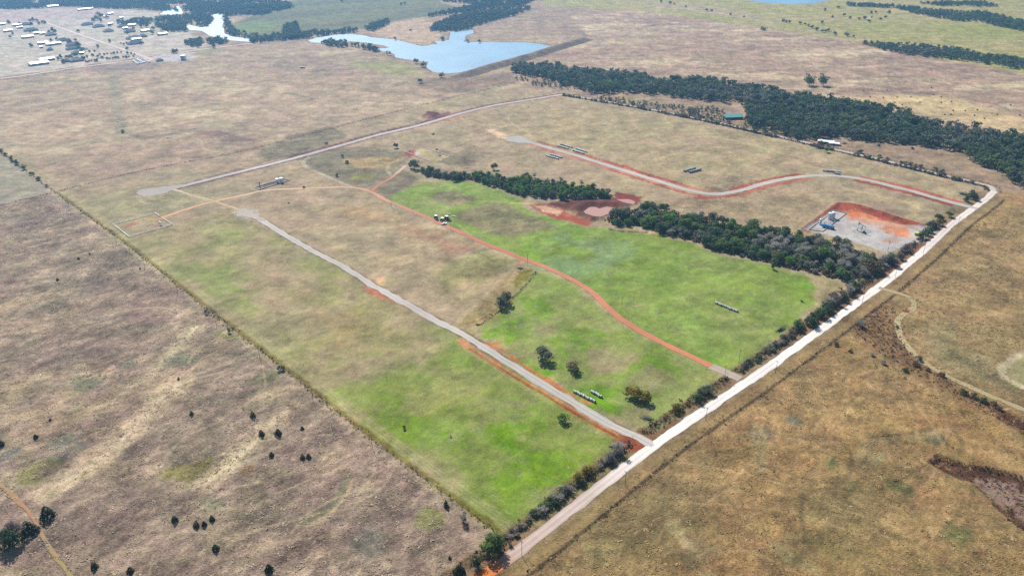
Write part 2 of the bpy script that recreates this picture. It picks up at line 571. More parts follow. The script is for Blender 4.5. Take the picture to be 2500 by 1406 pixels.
def paint(m, rgb, a=1.0, t=None):
    global zone, tall
    w = np.clip(m * a, 0, 1)
    k = np.nonzero(w > 0.002)[0]
    w1 = w[k][:, None]
    zone[k] = zone[k] * (1 - w1) + A(*rgb) * w1
    if t is not None:
        tall[k] = tall[k] * (1 - w[k]) + t * w[k]

def thr(n, lo, hi):
    return sstep(lo - 0.25, hi + 0.35, n)

# --- the open country: broad patches of straw, pinkish bluestem and grey grass
paint(np.ones(len(vx)), (182, 158, 132), 1, 0.4)
paint(thr(N150 + 0.5 * N40, 0.1, 0.9), (204, 183, 146), 0.75)
paint(thr(-N150 + 0.6 * N12, 0.2, 1.1), (158, 134, 120), 0.7)
paint(thr(N40 - 0.4 * N400, 0.4, 1.2), (170, 156, 118), 0.5)
M_FR = poly_mask([(1290, 145), (1440, 92), (1390, 40), (1560, 27), (1830, 62), (2100, 106), (2500, 180), (4200, 420), (4200, 640), (2500, 335), (1900, 220), (1400, 165)], 6, 4, 40)
paint(M_FR, (184, 156, 134), 0.8, 0.55)
paint(M_FR * thr(fbm(vx, vy, 60, 81, 7, rot=0.05, stretch=3.0, gain=.72) + .3 * N12, 0.0, 0.6), (232, 210, 172), 0.9)
paint(M_FR * thr(fbm(vx, vy, 50, 91, 7, rot=0.05, stretch=3.0, gain=.72), 0.15, 0.8), (138, 114, 106), 0.85)
paint(poly_mask([(2040, 235), (2300, 235), (2500, 290), (2800, 350), (2500, 330), (2200, 268)], 15, 10, 40), (226, 203, 150), 0.7)
# olive winter pasture beyond
M_OL = poly_mask([(1330, -60), (1325, 14), (1560, 28), (1830, 63), (2095, 106), (2500, 182), (4200, 420), (4200, -60)], 6, 3, 40)
paint(M_OL, (178, 172, 104), 0.85, 0.3)
paint(M_OL * thr(N150 + .5 * N40, 0.2, 0.9), (200, 178, 138), 0.75)
paint(M_OL * thr(-N150 + .5 * N40, 0.3, 1.0), (156, 164, 78), 0.7)
paint(poly_mask([(1560, 0), (1800, 20), (1900, 60), (2040, 95), (2120, 100), (1830, 50), (1600, 18)], 8, 12, 40), (192, 172, 142), 0.6)
# wheat field left of the lake
M_WH = poly_mask([(562, 62), (640, 28), (720, 0), (780, -40), (1060, -40), (1075, 8), (1140, 24), (1020, 44), (950, 56), (890, 70), (760, 79), (640, 90), (575, 84)], 6, 2, 40)
paint(M_WH, (126, 128, 84), 0.95, 0.2)
paint(M_WH * thr(fbm(vx, vy, 90, 95, 3, rot=0.5, stretch=4), 0.0, 0.8), (112, 108, 84), 0.85)
paint(poly_mask([(570, 62), (650, 45), (680, 70), (600, 82)], 12, 10, 40), (128, 150, 86), 0.6)
# the point of land at the lake
paint(poly_mask([(905, 80), (930, 58), (1020, 46), (1065, 60), (1075, 90), (1060, 104), (1030, 113), (960, 97)], 6, 4, 12), (212, 182, 150), 0.8, 0.4)
# village plots
M_VI = poly_mask([(-300, 30), (60, 22), (300, 22), (440, 40), (470, 90), (560, 104), (480, 121), (180, 165), (-300, 225)], 6, 3, 40)
paint(M_VI, (216, 204, 186), 0.8, 0.2)
paint(M_VI * thr(N150 + .6 * N40, 0.1, 0.9), (174, 172, 140), 0.7)
paint(M_VI * thr(fbm(vx, vy, 80, 97, 3, rot=0.25, stretch=4), 0.2, 0.9), (186, 168, 160), 0.6)
paint(poly_mask([(-200, 22), (110, 16), (300, 22), (300, 42), (100, 52), (-200, 60)], 6, 3, 40), (196, 172, 160), 0.7)
# small field beyond the left fence corner
M_SL = poly_mask([(134, 469), (0, 372), (-350, 112), (-3000, 112), (-3000, 1250), (0, 502)], 3, 1, 12)
paint(M_SL, (172, 164, 142), 0.8, 0.25)
paint(M_SL * thr(N40, 0.2, 1.0), (164, 164, 118), 0.7)
# field between the village road and the fence: green lane marks and dark washes
M_D = poly_mask([(134, 469), (-350, 112), (0, 195), (180, 170), (480, 126), (760, 102), (960, 140), (1040, 180), (1255, 204), (900, 290), (602, 367)], 4, 1, 12)
paint(M_D, (190, 166, 138), 0.6, 0.3)
paint(M_D * thr(N150 * .6 + .6 * N40 + .5 * NT, 0.25, 0.9), (220, 202, 166), 0.85)
paint(M_D * thr(-N150 * .7 + .7 * N12, 0.2, 0.9), (152, 132, 116), 0.8)
paint(M_D * thr(N40 - N150 * .5, 0.5, 1.2), (160, 158, 116), 0.55)
paint(line_mask([(278, 190), (284, 240), (292, 290), (302, 322), (345, 336), (440, 323), (520, 312)], 9, 6, 4, 12), (160, 152, 124), 0.7)
paint(poly_mask([(470, 320), (540, 318), (640, 345), (560, 348)], 6, 6, 12), (142, 112, 104), 0.75)
paint(line_mask([(315, 327), (340, 333), (400, 330), (455, 320), (490, 312)], 2.0, 1.5, 1.5), (128, 104, 98), 0.6)
paint(poly_mask([(190, 168), (320, 155), (390, 152), (380, 165), (240, 178)], 6, 5, 12), (150, 128, 126), 0.6)
paint(line_mask([(700, 228), (740, 236), (765, 243)], 3, 2, 2), (136, 130, 112), 0.7)
paint(poly_mask([(860, 145), (1000, 158), (1040, 182), (960, 190), (850, 165)], 14, 14, 40), (168, 168, 112), 0.75)
paint(poly_mask([(470, 122), (530, 112), (560, 118), (520, 132), (490, 132)], 6, 5, 12), (164, 168, 122), 0.7)
# ground below the dam, trodden dark
paint(poly_mask([(1010, 208), (1060, 190), (1150, 190), (1250, 178), (1255, 203), (1120, 228), (1060, 220)], 8, 8, 12), (142, 124, 108), 0.75, 0.6)
paint(poly_mask([(1060, 205), (1160, 200), (1240, 192), (1180, 215)], 6, 5, 12), (172, 132, 110), 0.5)

# --- the surveyed property
M_PR = poly_mask([(134, 469), (602, 367), (1112, 237), (1255, 204), (1375, 231), (1900, 333), (2420, 452), (1236, 1330)], 2, 0, 12)
paint(M_PR, (184, 164, 134), 0.92, 0.22)
paint(M_PR * thr(N40 + .6 * N150, 0.2, 0.9), (198, 178, 136), 0.8)
paint(M_PR * thr(NF + .5 * N40, 0.4, 1.2), (208, 190, 150), 0.5)
paint(M_PR * thr(-NF + .5 * N12, 0.5, 1.3), (150, 132, 110), 0.5)
paint(M_PR * thr(-N40 * .8 + .6 * N12 - .3 * N150, 0.4, 1.2), (156, 142, 118), 0.8)
paint(M_PR * thr(N12 + .7 * N150, 0.5, 1.2), (162, 160, 110), 0.45)
# grey-green swales round the well tracks
for pg in ([(625, 375), (700, 335), (800, 308), (850, 330), (790, 355), (700, 385), (640, 395)], [(735, 390), (770, 375), (860, 358), (1000, 372), (990, 400), (905, 455), (860, 450), (790, 430)],
           [(1040, 372), (1150, 368), (1170, 385), (1140, 410), (1060, 395)], [(905, 462), (980, 408), (1030, 432), (955, 488)]):
    paint(poly_mask(pg, 7, 7, 12), (136, 128, 104), 0.8, 0.7)
paint(poly_mask([(830, 392), (900, 385), (990, 385), (950, 410), (880, 410)], 6, 6, 12), (206, 178, 124), 0.7)
paint(poly_mask([(850, 432), (895, 425), (920, 430), (870, 440)], 5, 5, 12), (140, 144, 66), 0.7)
# left meadow, turning green towards the near corner
M_LM = poly_mask([(310, 590), (430, 540), (560, 515), (640, 555), (900, 690), (1110, 800), (1592, 1096), (1520, 1110), (1400, 1205), (1270, 1288), (1180, 1262), (700, 900), (420, 680)], 4, 1, 12)
paint(M_LM, (178, 162, 126), 0.6, 0.2)
paint(M_LM * thr(N12 * .8 + .5 * N150, 0.3, 1.1), (186, 160, 112), 0.75)
paint(M_LM * thr(N40 + .5 * N12, -0.2, 0.8), (152, 156, 92), 0.8)
paint(M_LM * thr(N150 + .5 * N12, -0.6, 0.8), (160, 160, 104), 0.5)
paint(poly_mask([(170, 480), (420, 440), (560, 470), (420, 530), (310, 585)], 14, 12, 40), (162, 160, 116), 0.5)
paint(poly_mask([(480, 655), (560, 660), (600, 720), (520, 710)], 14, 18, 12), (134, 162, 74), 0.7)
paint(poly_mask([(380, 640), (480, 640), (560, 700), (640, 800), (560, 760)], 10, 14, 12), (146, 158, 92), 0.6)
M_G1 = poly_mask([(800, 960), (900, 920), (1010, 880), (1110, 835), (1200, 860), (1592, 1090), (1500, 1130), (1400, 1205), (1260, 1292), (1170, 1258), (1000, 1120)], 16, 22, 40)
paint(M_G1, (150, 162, 86), 0.75, 0.25)
paint(M_G1 * thr(.6 * NS + .9 * N40, -0.3, 0.9), (128, 160, 50), 0.85)
paint(M_G1 * thr(N12 + .6 * NS, 0.3, 1.3), (122, 156, 44), 0.6)
paint(M_G1 * thr(-N12 + .7 * NF, 0.4, 1.3), (168, 164, 112), 0.6)
for s in ((960, 1040, 22), (1060, 1065, 30), (1330, 1075, 26), (1270, 1130, 30), (1240, 1200, 28), (1180, 1140, 24), (1110, 860, 20), (930, 1020, 20), (1360, 1120, 26), (1290, 1050, 16)):
    paint(spot_mask(*s, ragged=1.3), (122, 160, 36), 0.4)
# strip between the near road and the red track
M_G2 = poly_mask([(1165, 800), (1215, 752), (1262, 700), (1300, 660), (1400, 692), (1480, 765), (1620, 850), (1755, 908), (1750, 950), (1690, 990), (1600, 1062), (1480, 1004), (1200, 832)], 6, 4, 12)
paint(M_G2, (152, 166, 92), 0.85, 0.25)
paint(M_G2 * thr(N40 + .6 * NS, -0.1, 0.9), (132, 166, 56), 0.8)
paint(M_G2 * thr(-N40 + .6 * N12, 0.4, 1.1), (168, 162, 108), 0.8)
for s in ((1400, 830, 20), (1250, 790, 20), (1290, 905, 16), (1430, 965, 16), (1480, 990, 14), (1500, 960, 18), (1360, 900, 14), (1600, 900, 16), (1220, 805, 14), (1320, 745, 16)):
    paint(spot_mask(*s, ragged=1.2), (118, 166, 22), 0.6)
for s in ((1320, 800, 16), (1500, 880, 20), (1570, 925, 18), (1560, 1010, 12), (1470, 890, 14)):
    paint(spot_mask(*s, ragged=0.9), (166, 154, 116), 0.75)
# big green meadow right of the red track
M_G3 = poly_mask([(942, 490), (990, 462), (1030, 446), (1090, 440), (1170, 447), (1250, 478), (1300, 520), (1440, 556), (1600, 572), (1700, 598), (1760, 622), (1880, 648), (1965, 672), (1992, 700),
                  (1985, 740), (1945, 790), (1850, 866), (1800, 905), (1740, 893), (1640, 848), (1560, 806), (1500, 765), (1440, 707), (1330, 649), (1200, 598), (1050, 532)], 4, 3, 12)
paint(M_G3, (144, 166, 82), 0.92, 0.25)
paint(M_G3 * thr(N40 + .6 * N12, -0.2, 0.9), (130, 162, 56), 0.8)
paint(M_G3 * thr(N12 + .5 * NF, 0.4, 1.3), (124, 168, 44), 0.6)
paint(M_G3 * thr(-N40 + .8 * NF, 0.3, 1.2), (164, 168, 112), 0.7)
for s in ((1400, 590, 22), (1500, 610, 22), (1360, 640, 26), (1430, 660, 26), (1450, 628, 18)):
    paint(spot_mask(*s, ragged=0.8), (136, 160, 112), 0.55)
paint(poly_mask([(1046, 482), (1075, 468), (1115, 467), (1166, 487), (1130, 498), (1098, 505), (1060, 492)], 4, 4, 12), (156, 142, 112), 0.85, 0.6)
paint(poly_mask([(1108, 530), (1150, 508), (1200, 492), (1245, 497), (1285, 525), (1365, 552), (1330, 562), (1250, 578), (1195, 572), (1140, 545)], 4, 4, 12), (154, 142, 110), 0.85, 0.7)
paint(poly_mask([(1850, 868), (1950, 800), (2000, 740), (2005, 690), (1985, 665), (2060, 690), (1990, 780), (1810, 910)], 5, 5, 12), (164, 152, 108), 0.8, 0.5)
# orchard-tan strip beside the old two-track
paint(poly_mask([(1112, 795), (1270, 645), (1300, 660), (1262, 720), (1225, 765), (1160, 803)], 4, 4, 12), (182, 160, 112), 0.85, 0.5)
paint(poly_mask([(1248, 690), (1262, 662), (1300, 658), (1282, 690), (1258, 712)], 3, 4, 12), (138, 132, 44), 0.8, 0.8)
# centre field: rosy and bare patches
paint(poly_mask([(990, 555), (1080, 570), (1150, 605), (1100, 620), (1020, 580)], 10, 14, 12), (176, 132, 108), 0.75)
paint(poly_mask([(830, 520), (900, 500), (960, 530), (900, 545)], 14, 16, 12), (200, 164, 116), 0.5)
paint(poly_mask([(1080, 640), (1180, 620), (1250, 640), (1150, 720), (1070, 690)], 10, 16, 12), (152, 152, 96), 0.7, 0.6)
paint(poly_mask([(780, 780), (870, 740), (900, 800), (820, 850)], 16, 24, 12), (196, 160, 112), 0.3)
# north-east fields, mown in rounds
M_NE = poly_mask([(1130, 290), (1375, 236), (1900, 340), (2415, 455), (2330, 495), (2100, 440), (1960, 432), (1800, 470), (1700, 470), (1400, 380)], 5, 3, 12)
paint(M_NE, (186, 168, 132), 0.7, 0.3)
paint(M_NE * thr(N40 + .5 * N150, 0.3, 1.0), (196, 178, 130), 0.7)
paint(M_NE * thr(-N40, 0.4, 1.1), (166, 146, 122), 0.6)
for ln, w in (([(1270, 320), (1340, 312), (1380, 300), (1400, 285)], 2.5), ([(1470, 360), (1490, 335), (1600, 325), (1640, 312), (1620, 290)], 3), ([(1600, 392), (1660, 375), (1760, 380), (1880, 410), (1900, 425)], 3),
              ([(2060, 460), (2150, 480), (2230, 500), (2235, 520), (2210, 535)], 4), ([(1700, 330), (1800, 345), (1900, 372), (2000, 395)], 3), ([(1900, 470), (1960, 490), (2050, 505)], 3)):
    paint(line_mask(ln, w, 2.0, 1.0), (206, 186, 136), 0.6)
paint(poly_mask([(1705, 440), (1740, 427), (1790, 426), (1840, 440), (1815, 462), (1760, 470), (1715, 465)], 4, 4, 12), (168, 150, 124), 0.7, 0.9)
M_N2 = poly_mask([(1590, 490), (1700, 478), (1800, 472), (1900, 450), (1960, 470), (2040, 500), (1960, 560), (1850, 545), (1700, 515)], 5, 4, 12)
paint(M_N2, (176, 154, 124), 0.75, 0.7)
paint(M_N2 * thr(NT, 0.2, 0.9), (206, 184, 142), 0.6)

# --- left pasture of tall dry grass
M_LP = poly_mask([(132, 470), (1236, 1324), (1080, 1500), (600, 2600), (-3000, 2600), (-3000, 1252), (0, 503)], 1.5, 0.5, 4)
paint(M_LP, (174, 154, 134), 1.0, 1.0)
paint(M_LP * thr(NF, 0.15, 1.0), (216, 196, 162), 0.7)
paint(M_LP * thr(-NF, 0.15, 1.0), (130, 112, 104), 0.7)
paint(M_LP * thr(NS * .7 + .8 * N40, 0.2, 1.0), (206, 184, 148), 0.9)
paint(M_LP * thr(-N40 + .7 * N12, 0.3, 1.1), (136, 116, 108), 0.85)
paint(M_LP * thr(N150 + .5 * N12, 0.5, 1.2), (148, 142, 116), 0.7)
paint(M_LP * thr(N12 - .4 * N150, 0.7, 1.3), (140, 138, 100), 0.6)
for ln, w in (([(440, 935), (380, 985), (330, 1040), (270, 1100), (200, 1150), (130, 1190)], 10), ([(480, 800), (430, 850), (360, 920), (300, 960)], 5), ([(700, 1000), (660, 1040), (600, 1100), (500, 1180)], 7)):
    paint(line_mask(ln, w, 6, 5, 12), (226, 206, 168), 0.85)
    paint(line_mask(ln, 1.6, 1.2, 1.2), (232, 214, 180), 0.7, 0.4)
paint(line_mask([(850, 1160), (835, 1200), (800, 1240), (740, 1275)], 3.0, 1.5, 1), (134, 132, 104), 0.85, 0.3)
paint(line_mask([(862, 1165), (845, 1208), (808, 1250), (750, 1285)], 1.2, 1, 0.6), (206, 186, 148), 0.7, 0.3)
for s in ((450, 1150, 13, (150, 148, 66)), (310, 890, 9, (134, 140, 116)), (445, 880, 12, (126, 138, 110)), (230, 935, 12, (130, 138, 110)), (70, 1150, 12, (146, 144, 80)), (600, 1150, 7, (170, 130, 80)),
          (1040, 1270, 8, (142, 148, 84)), (560, 820, 9, (140, 146, 74)), (660, 920, 14, (140, 146, 110)), (900, 1320, 10, (132, 134, 118)), (160, 1080, 12, (130, 136, 116)), (20, 1110, 8, (132, 134, 130)), (530, 1230, 10, (140, 142, 110))):
    paint(spot_mask(s[0], s[1], s[2], 0.8), s[3], 0.7)
# --- right pasture, rusty bluestem
M_RP = poly_mask([(1225, 1400), (1400, 1268), (1600, 1112), (1845, 938), (2070, 780), (2180, 692), (2290, 600), (2380, 528), (2455, 466), (2520, 478), (5200, 740), (5200, 2600), (800, 2600), (1100, 1500)], 2, 1, 4)
paint(M_RP, (182, 152, 108), 1.0, 0.9)
paint(M_RP * thr(NT, 0.1, 0.9), (206, 174, 120), 0.75)
paint(M_RP * thr(-NT, 0.2, 1.1), (138, 114, 80), 0.6)
paint(M_RP * thr(N40 + .5 * N12, 0.0, 1.0), (188, 150, 96), 0.75)
paint(M_RP * thr(-N40 + .7 * N12, 0.3, 1.2), (146, 128, 94), 0.75)
paint(M_RP * thr(N150 + .4 * N12, 0.5, 1.2), (162, 144, 104), 0.75)
paint(M_RP * thr(NT - .3 * N40, 0.7, 1.4), (120, 122, 88), 0.5)
for s in ((2030, 1130, 6, (96, 124, 72)), (2075, 1190, 8, (112, 122, 72)), (2200, 1190, 9, (108, 124, 76)), (2340, 1310, 9, (108, 128, 74)), (1940, 1025, 6, (126, 142, 118)), (2280, 1060, 8, (120, 132, 104)), (1860, 1060, 7, (150, 142, 124)),
          (1610, 1265, 6, (158, 118, 90)), (1700, 1330, 16, (140, 130, 98)), (1900, 1340, 18, (172, 146, 104)), (1650, 1290, 7, (190, 172, 120)), (2120, 1100, 10, (176, 160, 122)), (2420, 880, 14, (186, 170, 132))):
    paint(spot_mask(s[0], s[1], s[2], 0.9), s[3], 0.65)
paint(M_RP * poly_mask([(2140, 720), (2500, 500), (2600, 800), (2500, 960), (2280, 880), (2210, 800)], 14, 16, 40), (176, 152, 112), 0.6, 0.7)
paint(poly_mask([(2245, 830), (2310, 800), (2380, 870), (2500, 940), (2500, 985), (2330, 905)], 12, 14, 12), (160, 154, 116), 0.6)
paint(poly_mask([(2445, 905), (2480, 870), (2560, 840), (2620, 930), (2500, 950)], 3, 2, 12), (166, 158, 118), 0.85, 0.15)
paint(line_mask([(2500, 945), (2455, 925), (2445, 905), (2478, 872), (2560, 842)], 2.8, 1.5, 1), (224, 208, 172), 0.85)
paint(M_RP * poly_mask([(1390, 1290), (1560, 1165), (1720, 1110), (1770, 1190), (1660, 1340), (1420, 1420)], 20, 26, 40), (142, 130, 96), 0.6)
paint(M_RP * poly_mask([(1960, 1220), (2120, 1180), (2240, 1250), (2140, 1330), (1990, 1330)], 16, 24, 40), (146, 138, 100), 0.4)
for ln in ([(1640, 1260), (1655, 1300), (1700, 1350), (1730, 1400)], [(1850, 1040), (1858, 1090), (1850, 1140)], [(1900, 1340), (1990, 1390)]):
    paint(line_mask(ln, 3.5, 2.5, 3.0), (190, 174, 128), 0.6)
# brushy draw and the burnt gully
M_DR = poly_mask([(2020, 770), (2110, 725), (2190, 740), (2190, 790), (2215, 850), (2300, 925), (2420, 990), (2560, 1060), (2520, 1060), (2380, 1000), (2240, 920), (2120, 850), (2040, 800)], 5, 6, 12)
paint(M_DR * thr(N12 + N4, -1.4, 0.1), (146, 112, 82), 0.8, 1.0)
paint(M_DR * thr(N12, 0.3, 1.0), (164, 128, 92), 0.7)
paint(poly_mask([(2400, 985), (2470, 1010), (2560, 1060), (2540, 1075), (2450, 1035)], 3, 3, 4), (92, 52, 42), 0.8, 1.0)
M_GU = poly_mask([(2272, 1128), (2290, 1115), (2340, 1128), (2440, 1150), (2520, 1180), (2600, 1240), (2560, 1330), (2500, 1290), (2440, 1245), (2380, 1180), (2320, 1155)], 2, 2, 4)
paint(M_GU, (98, 62, 50), 0.9, 0.9)
paint(poly_mask([(2380, 1172), (2420, 1162), (2470, 1172), (2540, 1230), (2560, 1290), (2500, 1262), (2440, 1225)], 2.5, 4, 4), (190, 164, 146), 0.85, 0.5)
paint(M_GU * thr(N4 + N12, 0.4, 1.0), (110, 52, 42), 0.8)
hz -= 1.6 * M_GU
paint(line_mask([(1870, 1385), (1960, 1355), (2060, 1270), (2150, 1290), (2260, 1340)], 2, 2, 2), (120, 106, 74), 0.5)
paint(line_mask([(2110, 1070), (2200, 1060), (2270, 1045)], 1.5, 1.0, 1), (124, 108, 84), 0.6)
paint(line_mask([(2100, 1078), (2200, 1066), (2290, 1047), (2340, 1040)], 2.0, 1.0, 1, shift=2.5), (190, 168, 126), 0.6)
# pasture between the far road and the creek wood
M_WD = poly_mask([(1385, 228), (1900, 330), (2420, 450), (2470, 450), (2350, 372), (2000, 342), (1820, 300), (1700, 246), (1450, 232)], 4, 3, 12)
paint(M_WD, (172, 148, 122), 0.7, 0.6)
paint(poly_mask([(1500, 232), (1555, 240), (1560, 248), (1520, 246)], 3, 2, 12), (190, 176, 120), 0.8)
paint(line_mask([(1540, 244), (1600, 240), (1640, 241)], 2, 1, 1), (214, 196, 166), 0.7)
paint(poly_mask([(1795, 285), (1830, 275), (1830, 290), (1800, 300)], 4, 3, 12), (214, 172, 132), 0.7)
paint(poly_mask([(1975, 350), (2010, 342), (2030, 352), (1990, 358)], 3, 3, 12), (206, 150, 118), 0.7)

# --- fence rows, verges, ditches
paint(line_mask(FENCE_L[1:], 5.0, 2.0, 0.8, shift=-8), (176, 168, 118), 0.4, 0.2)
for sft in (-6.2, -9.0, -11.2):
    paint(line_mask(FENCE_L[2:], 0.5, 0.5, 0.3, shift=sft), (200, 190, 148), 0.35, 0.1)
paint(line_mask(FENCE_L[2:], 2.0, 0.8, 1.2, shift=-1.5), (140, 124, 62), 0.8 , 0.7)
paint(line_mask(FENCE_L[2:], 2.2, 1.0, 0.8, shift=3.0), (192, 176, 144), 0.5, 0.5)
paint(line_mask(FENCE_T, 1.3, 0.7, 0.8), (132, 118, 104), 0.7, 0.8)
paint(line_mask(FENCE_N, 1.2, 0.7, 0.6), (120, 106, 98), 0.7, 0.8)
CO1 = COUNTY[:14]; CO2 = COUNTY[14:]
paint(line_mask(CO1, 17, 2, 2, 12), (154, 132, 96), 0.7, 0.6)
paint(line_mask(CO1, 3.2, 1.0, 0.5, shift=12), (172, 146, 104), 0.8, 0.3)
paint(line_mask(CO1, 1.3, 0.7, 0.5, shift=16), (100, 84, 64), 0.8, 0.9)
paint(line_mask(CO1[:12], 2.0, 1.0, 2.0, shift=-6.8) * thr(N40 + .5 * N12, -0.3, 0.6), (150, 92, 74), 0.8, 0.3)
paint(line_mask(CO1[:12], 3.0, 1.2, 1.2, shift=-12.5), (122, 104, 72), 0.75, 0.9)
paint(line_mask(CO2, 9, 2, 2), (146, 128, 104), 0.7, 0.7)
for sft in (-9, 9):
    paint(line_mask(SECTION_RD, 2.6, 1.5, 1.0, shift=sft, step=14), (120, 98, 94), 0.75, 0.6)
paint(line_mask(VILLAGE_RD, 8, 3, 1.0, step=14), (190, 170, 156), 0.5)
# red earth turned up along the new roads
paint(line_mask(FAR_RD, 7.2, 1.0, 1.2), (146, 112, 104), 0.8, 0.3)
paint(line_mask([(480, 442), (600, 410), (720, 378)], 2.0, 1, 1, shift=-3), (112, 92, 86), 0.6)
paint(line_mask(FAR_RD[4:9], 4.0, 1.2, 1.2, shift=-9), (118, 78, 74), 0.85, 0.3)
paint(line_mask(FAR_RD[7:], 3.5, 1.2, 2.0, shift=-7), (128, 82, 78), 0.8, 0.3)
paint(line_mask(FAR_RD[1:8], 2.6, 1.0, 1.0, shift=6.5), (128, 92, 88), 0.8, 0.3)
paint(line_mask(FAR_RD[8:], 3.0, 1.2, 1.5, shift=7), (182, 132, 112), 0.8, 0.3)
paint(poly_mask([(1030, 284), (1045, 275), (1080, 277), (1105, 272), (1075, 290), (1040, 292)], 3, 4, 4), (150, 92, 84), 0.8, 0.6)
paint(poly_mask([(1035, 280), (1048, 273), (1075, 277), (1060, 288)], 3, 2, 4), (112, 62, 60), 0.85, 0.6)
hz += 2.0 * poly_mask([(1032, 284), (1045, 275), (1075, 277), (1060, 288), (1040, 291)], 4, 3, 4)
paint(poly_mask([(1085, 296), (1120, 288), (1160, 284), (1110, 294)], 3, 3, 4), (178, 112, 92), 0.8)
paint(line_mask(EAST_RD[2:7], 3.4, 1.2, 2.2, shift=-8.5), (206, 140, 112), 0.9, 0.3)
paint(line_mask(EAST_RD[1:6], 2.2, 1.0, 1.6, shift=-11), (164, 82, 68), 0.8, 0.4)
paint(line_mask(EAST_RD[1:6], 4.0, 1.2, 2.2, shift=8.5), (214, 146, 118), 0.9, 0.3)
paint(line_mask(EAST_RD[3:8], 2.2, 1.0, 1.6, shift=11), (176, 88, 72), 0.8, 0.4)
paint(line_mask(EAST_RD[7:10], 4.0, 1.2, 2.2, shift=-8.5), (172, 84, 70), 0.9, 0.4)
paint(line_mask(EAST_RD[7:10], 4.0, 1.2, 2.4, shift=9), (206, 124, 98), 0.9, 0.3)
paint(line_mask(EAST_RD[11:14], 4.2, 1.2, 2.2, shift=-8.5), (196, 104, 84), 0.9, 0.3)
paint(line_mask(EAST_RD[11:14], 4.2, 1.2, 2.2, shift=8.5), (158, 78, 64), 0.9, 0.4)
paint(line_mask([(1700, 482), (1740, 482), (1790, 478)], 4, 1.5, 2.2), (178, 92, 76), 0.85)
paint(line_mask([(1505, 408), (1560, 432), (1640, 450)], 3, 1.5, 2.4, shift=-12), (190, 104, 84), 0.7)
# near road shoulders: raw orange soil below and patches above
paint(line_mask(NEAR_RD, 4.8, 0.8, 0.8), (150, 128, 98), 0.85, 0.3)
paint(line_mask([(1122, 832), (1200, 884), (1270, 926), (1340, 967), (1396, 1000), (1452, 1033), (1510, 1064), (1566, 1096)], 3.2, 1.4, 1.8) * thr(NS + N12, -1.2, 0.2), (190, 120, 76), 0.9, 0.35)
paint(line_mask([(1122, 832), (1200, 884), (1270, 926), (1340, 967), (1396, 1000), (1452, 1033), (1510, 1064)], 0.8, 0.6, 0.6, shift=1.4), (142, 80, 52), 0.8)
paint(line_mask([(1122, 832), (1200, 884), (1270, 926), (1340, 967), (1396, 1000), (1452, 1033), (1510, 1064)], 0.7, 0.6, 0.6, shift=-1.6), (226, 166, 120), 0.8)
paint(poly_mask([(1118, 825), (1135, 832), (1150, 850), (1130, 850)], 2, 3, 4), (230, 170, 126), 0.9)
paint(poly_mask([(1184, 835), (1210, 836), (1245, 862), (1225, 860)], 1.5, 3, 4), (206, 132, 88), 0.85)
paint(line_mask([(1240, 866), (1300, 906), (1360, 943), (1400, 968)], 1.8, 1, 2.4), (204, 128, 78), 0.85)
paint(poly_mask([(1405, 966), (1420, 970), (1448, 987), (1430, 984)], 1.5, 2, 4), (216, 148, 98), 0.85)
paint(poly_mask([(888, 700), (905, 698), (960, 728), (975, 742), (935, 730), (895, 715)], 2.5, 3, 4), (206, 132, 104), 0.9, 0.4)
paint(line_mask([(968, 735), (1010, 757), (1050, 782)], 1.8, 1, 1.4), (204, 132, 94), 0.85)
paint(poly_mask([(918, 676), (938, 676), (950, 688), (930, 692), (915, 684)], 2, 2, 4), (230, 182, 142), 0.95, 0.2)
paint(line_mask([(880, 690), (850, 668), (820, 650), (780, 626)], 1.4, 0.8, 1.0, shift=3), (150, 122, 96), 0.6)
paint(poly_mask([(1495, 1075), (1535, 1058), (1590, 1096), (1560, 1108), (1530, 1092)], 2.5, 3, 4), (160, 86, 62), 0.95, 0.4)
paint(line_mask([(1560, 1050), (1600, 1068), (1650, 1025)], 2.2, 1.0, 1.0), (146, 96, 70), 0.6)
# pale gravel spread at the cul-de-sacs
paint(poly_mask([(568, 520), (590, 508), (625, 512), (632, 528), (600, 534), (575, 530)], 3, 2, 4), (196, 184, 172), 0.8, 0.1)
paint(poly_mask([(1188, 318), (1202, 316), (1245, 332), (1238, 342), (1215, 335)], 2, 2, 4), (236, 204, 168), 0.95, 0.1)
paint(line_mask([(1125, 289), (1150, 296), (1185, 308), (1215, 318)], 3.5, 2, 1.5), (206, 184, 146), 0.75, 0.1)
paint(line_mask([(1300, 345), (1290, 325), (1265, 310), (1240, 290), (1250, 275)], 2.5, 1.5, 1.0), (206, 190, 152), 0.5)
# farm two-tracks
def two_track(px, rgb, a=0.8, gap=1.0, w=0.55):
    for sft in (-gap, gap):
        paint(line_mask(px, w, 0.45, 0.3, shift=sft, step=5), rgb, a, 0.1)
two_track([(1268, 640), (1210, 695), (1150, 755), (1108, 795)], (214, 196, 152))
two_track([(1272, 630), (1262, 648)], (206, 124, 88), 0.9)
two_track([(858, 456), (820, 440), (785, 425), (755, 412), (742, 402), (744, 392), (756, 384)], (214, 202, 176), 0.85, 1.3, 0.8)
two_track([(956, 430), (945, 415), (952, 402), (975, 390)], (214, 200, 160), 0.6, 1.2, 0.7)
two_track([(422, 463), (470, 478), (520, 491), (560, 505), (580, 512)], (220, 192, 152), 0.9, 1.2, 1.0)
two_track([(340, 470), (338, 484), (360, 497), (400, 504), (460, 506)], (196, 188, 160), 0.6, 1.4, 0.7)
two_track([(1135, 850), (1200, 890), (1280, 945), (1350, 985)], (196, 194, 132), 0.5, 1.0)
two_track([(1112, 545), (1130, 560), (1140, 572)], (190, 190, 140), 0.6, 1.2)
paint(line_mask([(1430, 880), (1380, 930)], 0.6, 0.5), (140, 150, 80), 0.3)
